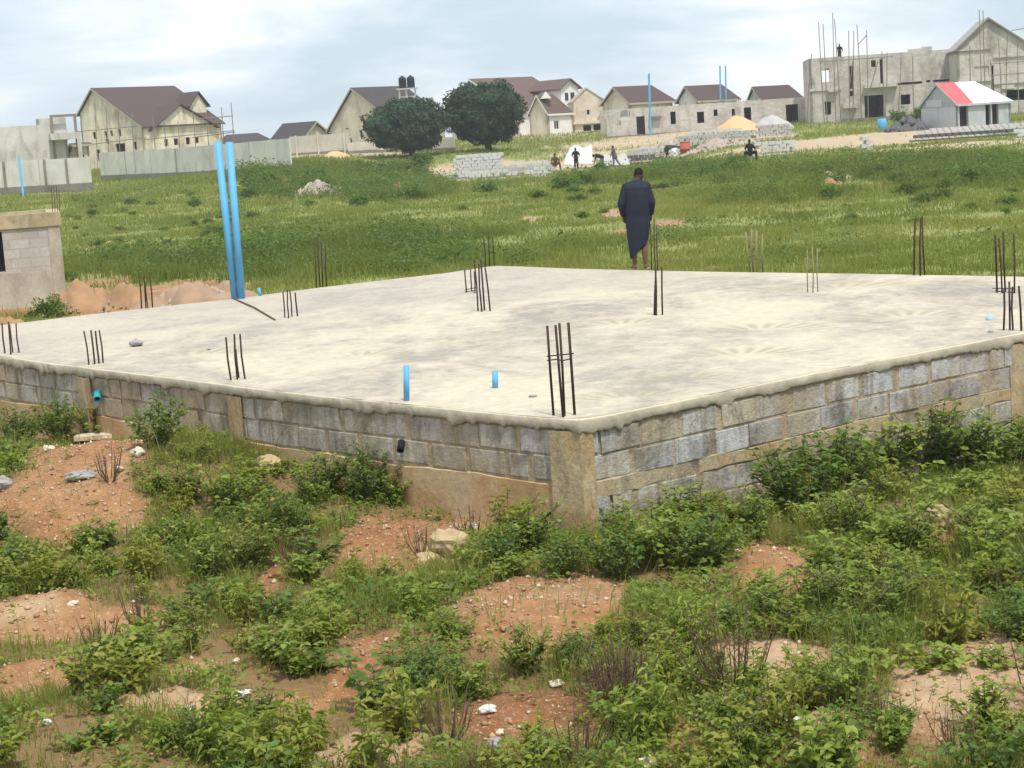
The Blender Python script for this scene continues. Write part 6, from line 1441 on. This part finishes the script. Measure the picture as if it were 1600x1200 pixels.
# --- trees
def tree(label, px, Y, wpx, hpx, basep, seed, trunkpx, lean, hole=.16):
    p = at(px, basep, Y); z0 = tz(p[0], p[1]); m_ = Y / FPX; H = hpx * m_; Wd = wpx * m_; o = empty('tree', (p[0], p[1], z0), label, 'tree', 'dense round trees behind the block yard')
    ch = H * .87; cz = z0 + H - ch / 2; cx = p[0] + lean * m_
    V, F, t = crown_mesh(seed, 520, 110, (Wd * .46, Wd * .45, ch * .50), .22, clump=.15, shell=(.62, 1.0), low=-.85, sm=1); V2, F2, t2 = crown_mesh(seed + 5, 130, 70, (Wd * .4, Wd * .38, ch * .42), .36, clump=.3, shell=(0, 1), low=-.9)
    V[:, 2] += cz - z0; V2[:, 2] += cz - z0; V[:, 0] += cx - p[0]; V2[:, 0] += cx - p[0]
    np_mesh('crown', np.vstack([V, V2]), np.vstack([F, F2 + len(V)]), M['tree'], o, dict(tone=np.r_[t, t2]))
    s = MB(); tr = trunkpx * m_ / 2; top = np.array([cx, p[1], cz - ch * .2]); b = np.array([p[0], p[1], z0 - .2])
    f = b + (top - b) * .35; s.tube([b, b + np.array([0, 0, .35]), f], [tr * 1.5, tr * 1.05, tr], 10)
    rg = random.Random(seed)
    for a in (-1.0, -.45, .15, .75):
        e = np.array([cx + a * Wd * .38, p[1] + rg.uniform(-.8, .8), cz - ch * rg.uniform(.02, .15)]); s.tube([f - np.array([0, 0, .2]), (f + e) / 2 + np.array([a * .1, 0, -.2]), e], [tr * .6, tr * .42, tr * .15], 8)
        for q in (.5, .8): g_ = f + (e - f) * q; s.tube([g_, g_ + np.array([rg.uniform(-.8, .8), rg.uniform(-.8, .8), rg.uniform(.5, 1.2)])], [tr * .25, tr * .08], 6)
    s.build('trunk', M['bark'], o, True)
tree('left and wider of the two dense dark green trees, with a forked trunk', 645, 164, 142, 88, 243, 41, 10, -6)
tree('right and taller of the two dense dark green trees', 764, 167, 128, 108, 236, 47, 11, -3)

def haze():
    mb = MB(); x, y0, y1, z0, z1 = 5200, -60, 1900, -6, 15
    mb.box((0, (y0 + y1) / 2, (z0 + z1) / 2), (2 * x, y1 - y0, z1 - z0)); m_ = bpy.data.materials.new('haze_air'); m_.use_nodes = True; t = m_.node_tree; t.nodes.clear(); o = t.nodes.new('ShaderNodeOutputMaterial'); v = t.nodes.new('ShaderNodeVolumePrincipled')
    v.inputs['Color'].default_value = (.93, .96, 1, 1); v.inputs['Density'].default_value = .00042; v.inputs['Anisotropy'].default_value = .1; t.links.new(v.outputs[0], o.inputs['Volume'])
    tag(mb.build('haze', m_), kind='stuff')
haze()
# ------------------------------------------------------------------ light, sky, film
SUN_EL, SUN_AZ = 64, 155            # azimuth from +Y (ahead) towards +X
w = bpy.data.worlds.new('World'); S.world = w; w.use_nodes = True; nt = w.node_tree; nt.nodes.clear()
out = nt.nodes.new('ShaderNodeOutputWorld'); bg = nt.nodes.new('ShaderNodeBackground'); nt.links.new(bg.outputs[0], out.inputs[0])
sky = nt.nodes.new('ShaderNodeTexSky'); sky.sky_type = 'NISHITA'; sky.sun_disc = False; sky.sun_elevation = D2R(SUN_EL); sky.sun_rotation = D2R(SUN_AZ); sky.dust_density = 2.5; sky.air_density = 1.0
tc = nt.nodes.new('ShaderNodeTexCoord'); mp = nt.nodes.new('ShaderNodeMapping'); mp.inputs['Scale'].default_value = (2.2, 2.2, 7.5); mp.inputs['Location'].default_value = (.35, .2, .1); mp.inputs['Rotation'].default_value = (0, .12, .2); nt.links.new(tc.outputs['Generated'], mp.inputs[0])
no = nt.nodes.new('ShaderNodeTexNoise'); no.inputs['Scale'].default_value = 2.3; no.inputs['Detail'].default_value = 7; no.inputs['Roughness'].default_value = .52; no.inputs['Distortion'].default_value = .3; nt.links.new(mp.outputs[0], no.inputs['Vector'])
rp = nt.nodes.new('ShaderNodeValToRGB'); nt.links.new(no.outputs['Fac'], rp.inputs[0]); e = rp.color_ramp.elements
e[0].position = .38; e[0].color = (5.2, 6.35, 7.2, 1); e[1].position = .60; e[1].color = (8.9, 9.15, 9.5, 1); x = e.new(.5); x.color = (6.8, 7.6, 8.2, 1)
mxn = nt.nodes.new('ShaderNodeMix'); mxn.data_type = 'RGBA'; mxn.inputs[0].default_value = .92; nt.links.new(sky.outputs[0], mxn.inputs[6]); nt.links.new(rp.outputs[0], mxn.inputs[7]); nt.links.new(mxn.outputs[2], bg.inputs[0])
bg.inputs[1].default_value = .106
sd = bpy.data.lights.new('sun', 'SUN'); so = bpy.data.objects.new('sun', sd); COL.objects.link(so); sd.energy = 3.1; sd.angle = D2R(4.5); sd.color = (1, .95, .86)
dv = Vector((math.sin(D2R(SUN_AZ)) * math.cos(D2R(SUN_EL)), math.cos(D2R(SUN_AZ)) * math.cos(D2R(SUN_EL)), math.sin(D2R(SUN_EL)))); so.rotation_euler = dv.to_track_quat('Z', 'Y').to_euler()
S.view_settings.view_transform = 'Standard'; S.view_settings.look = 'None'; S.view_settings.exposure = .3; S.view_settings.gamma = 1
S.cycles.max_bounces = 6; S.cycles.transparent_max_bounces = 8
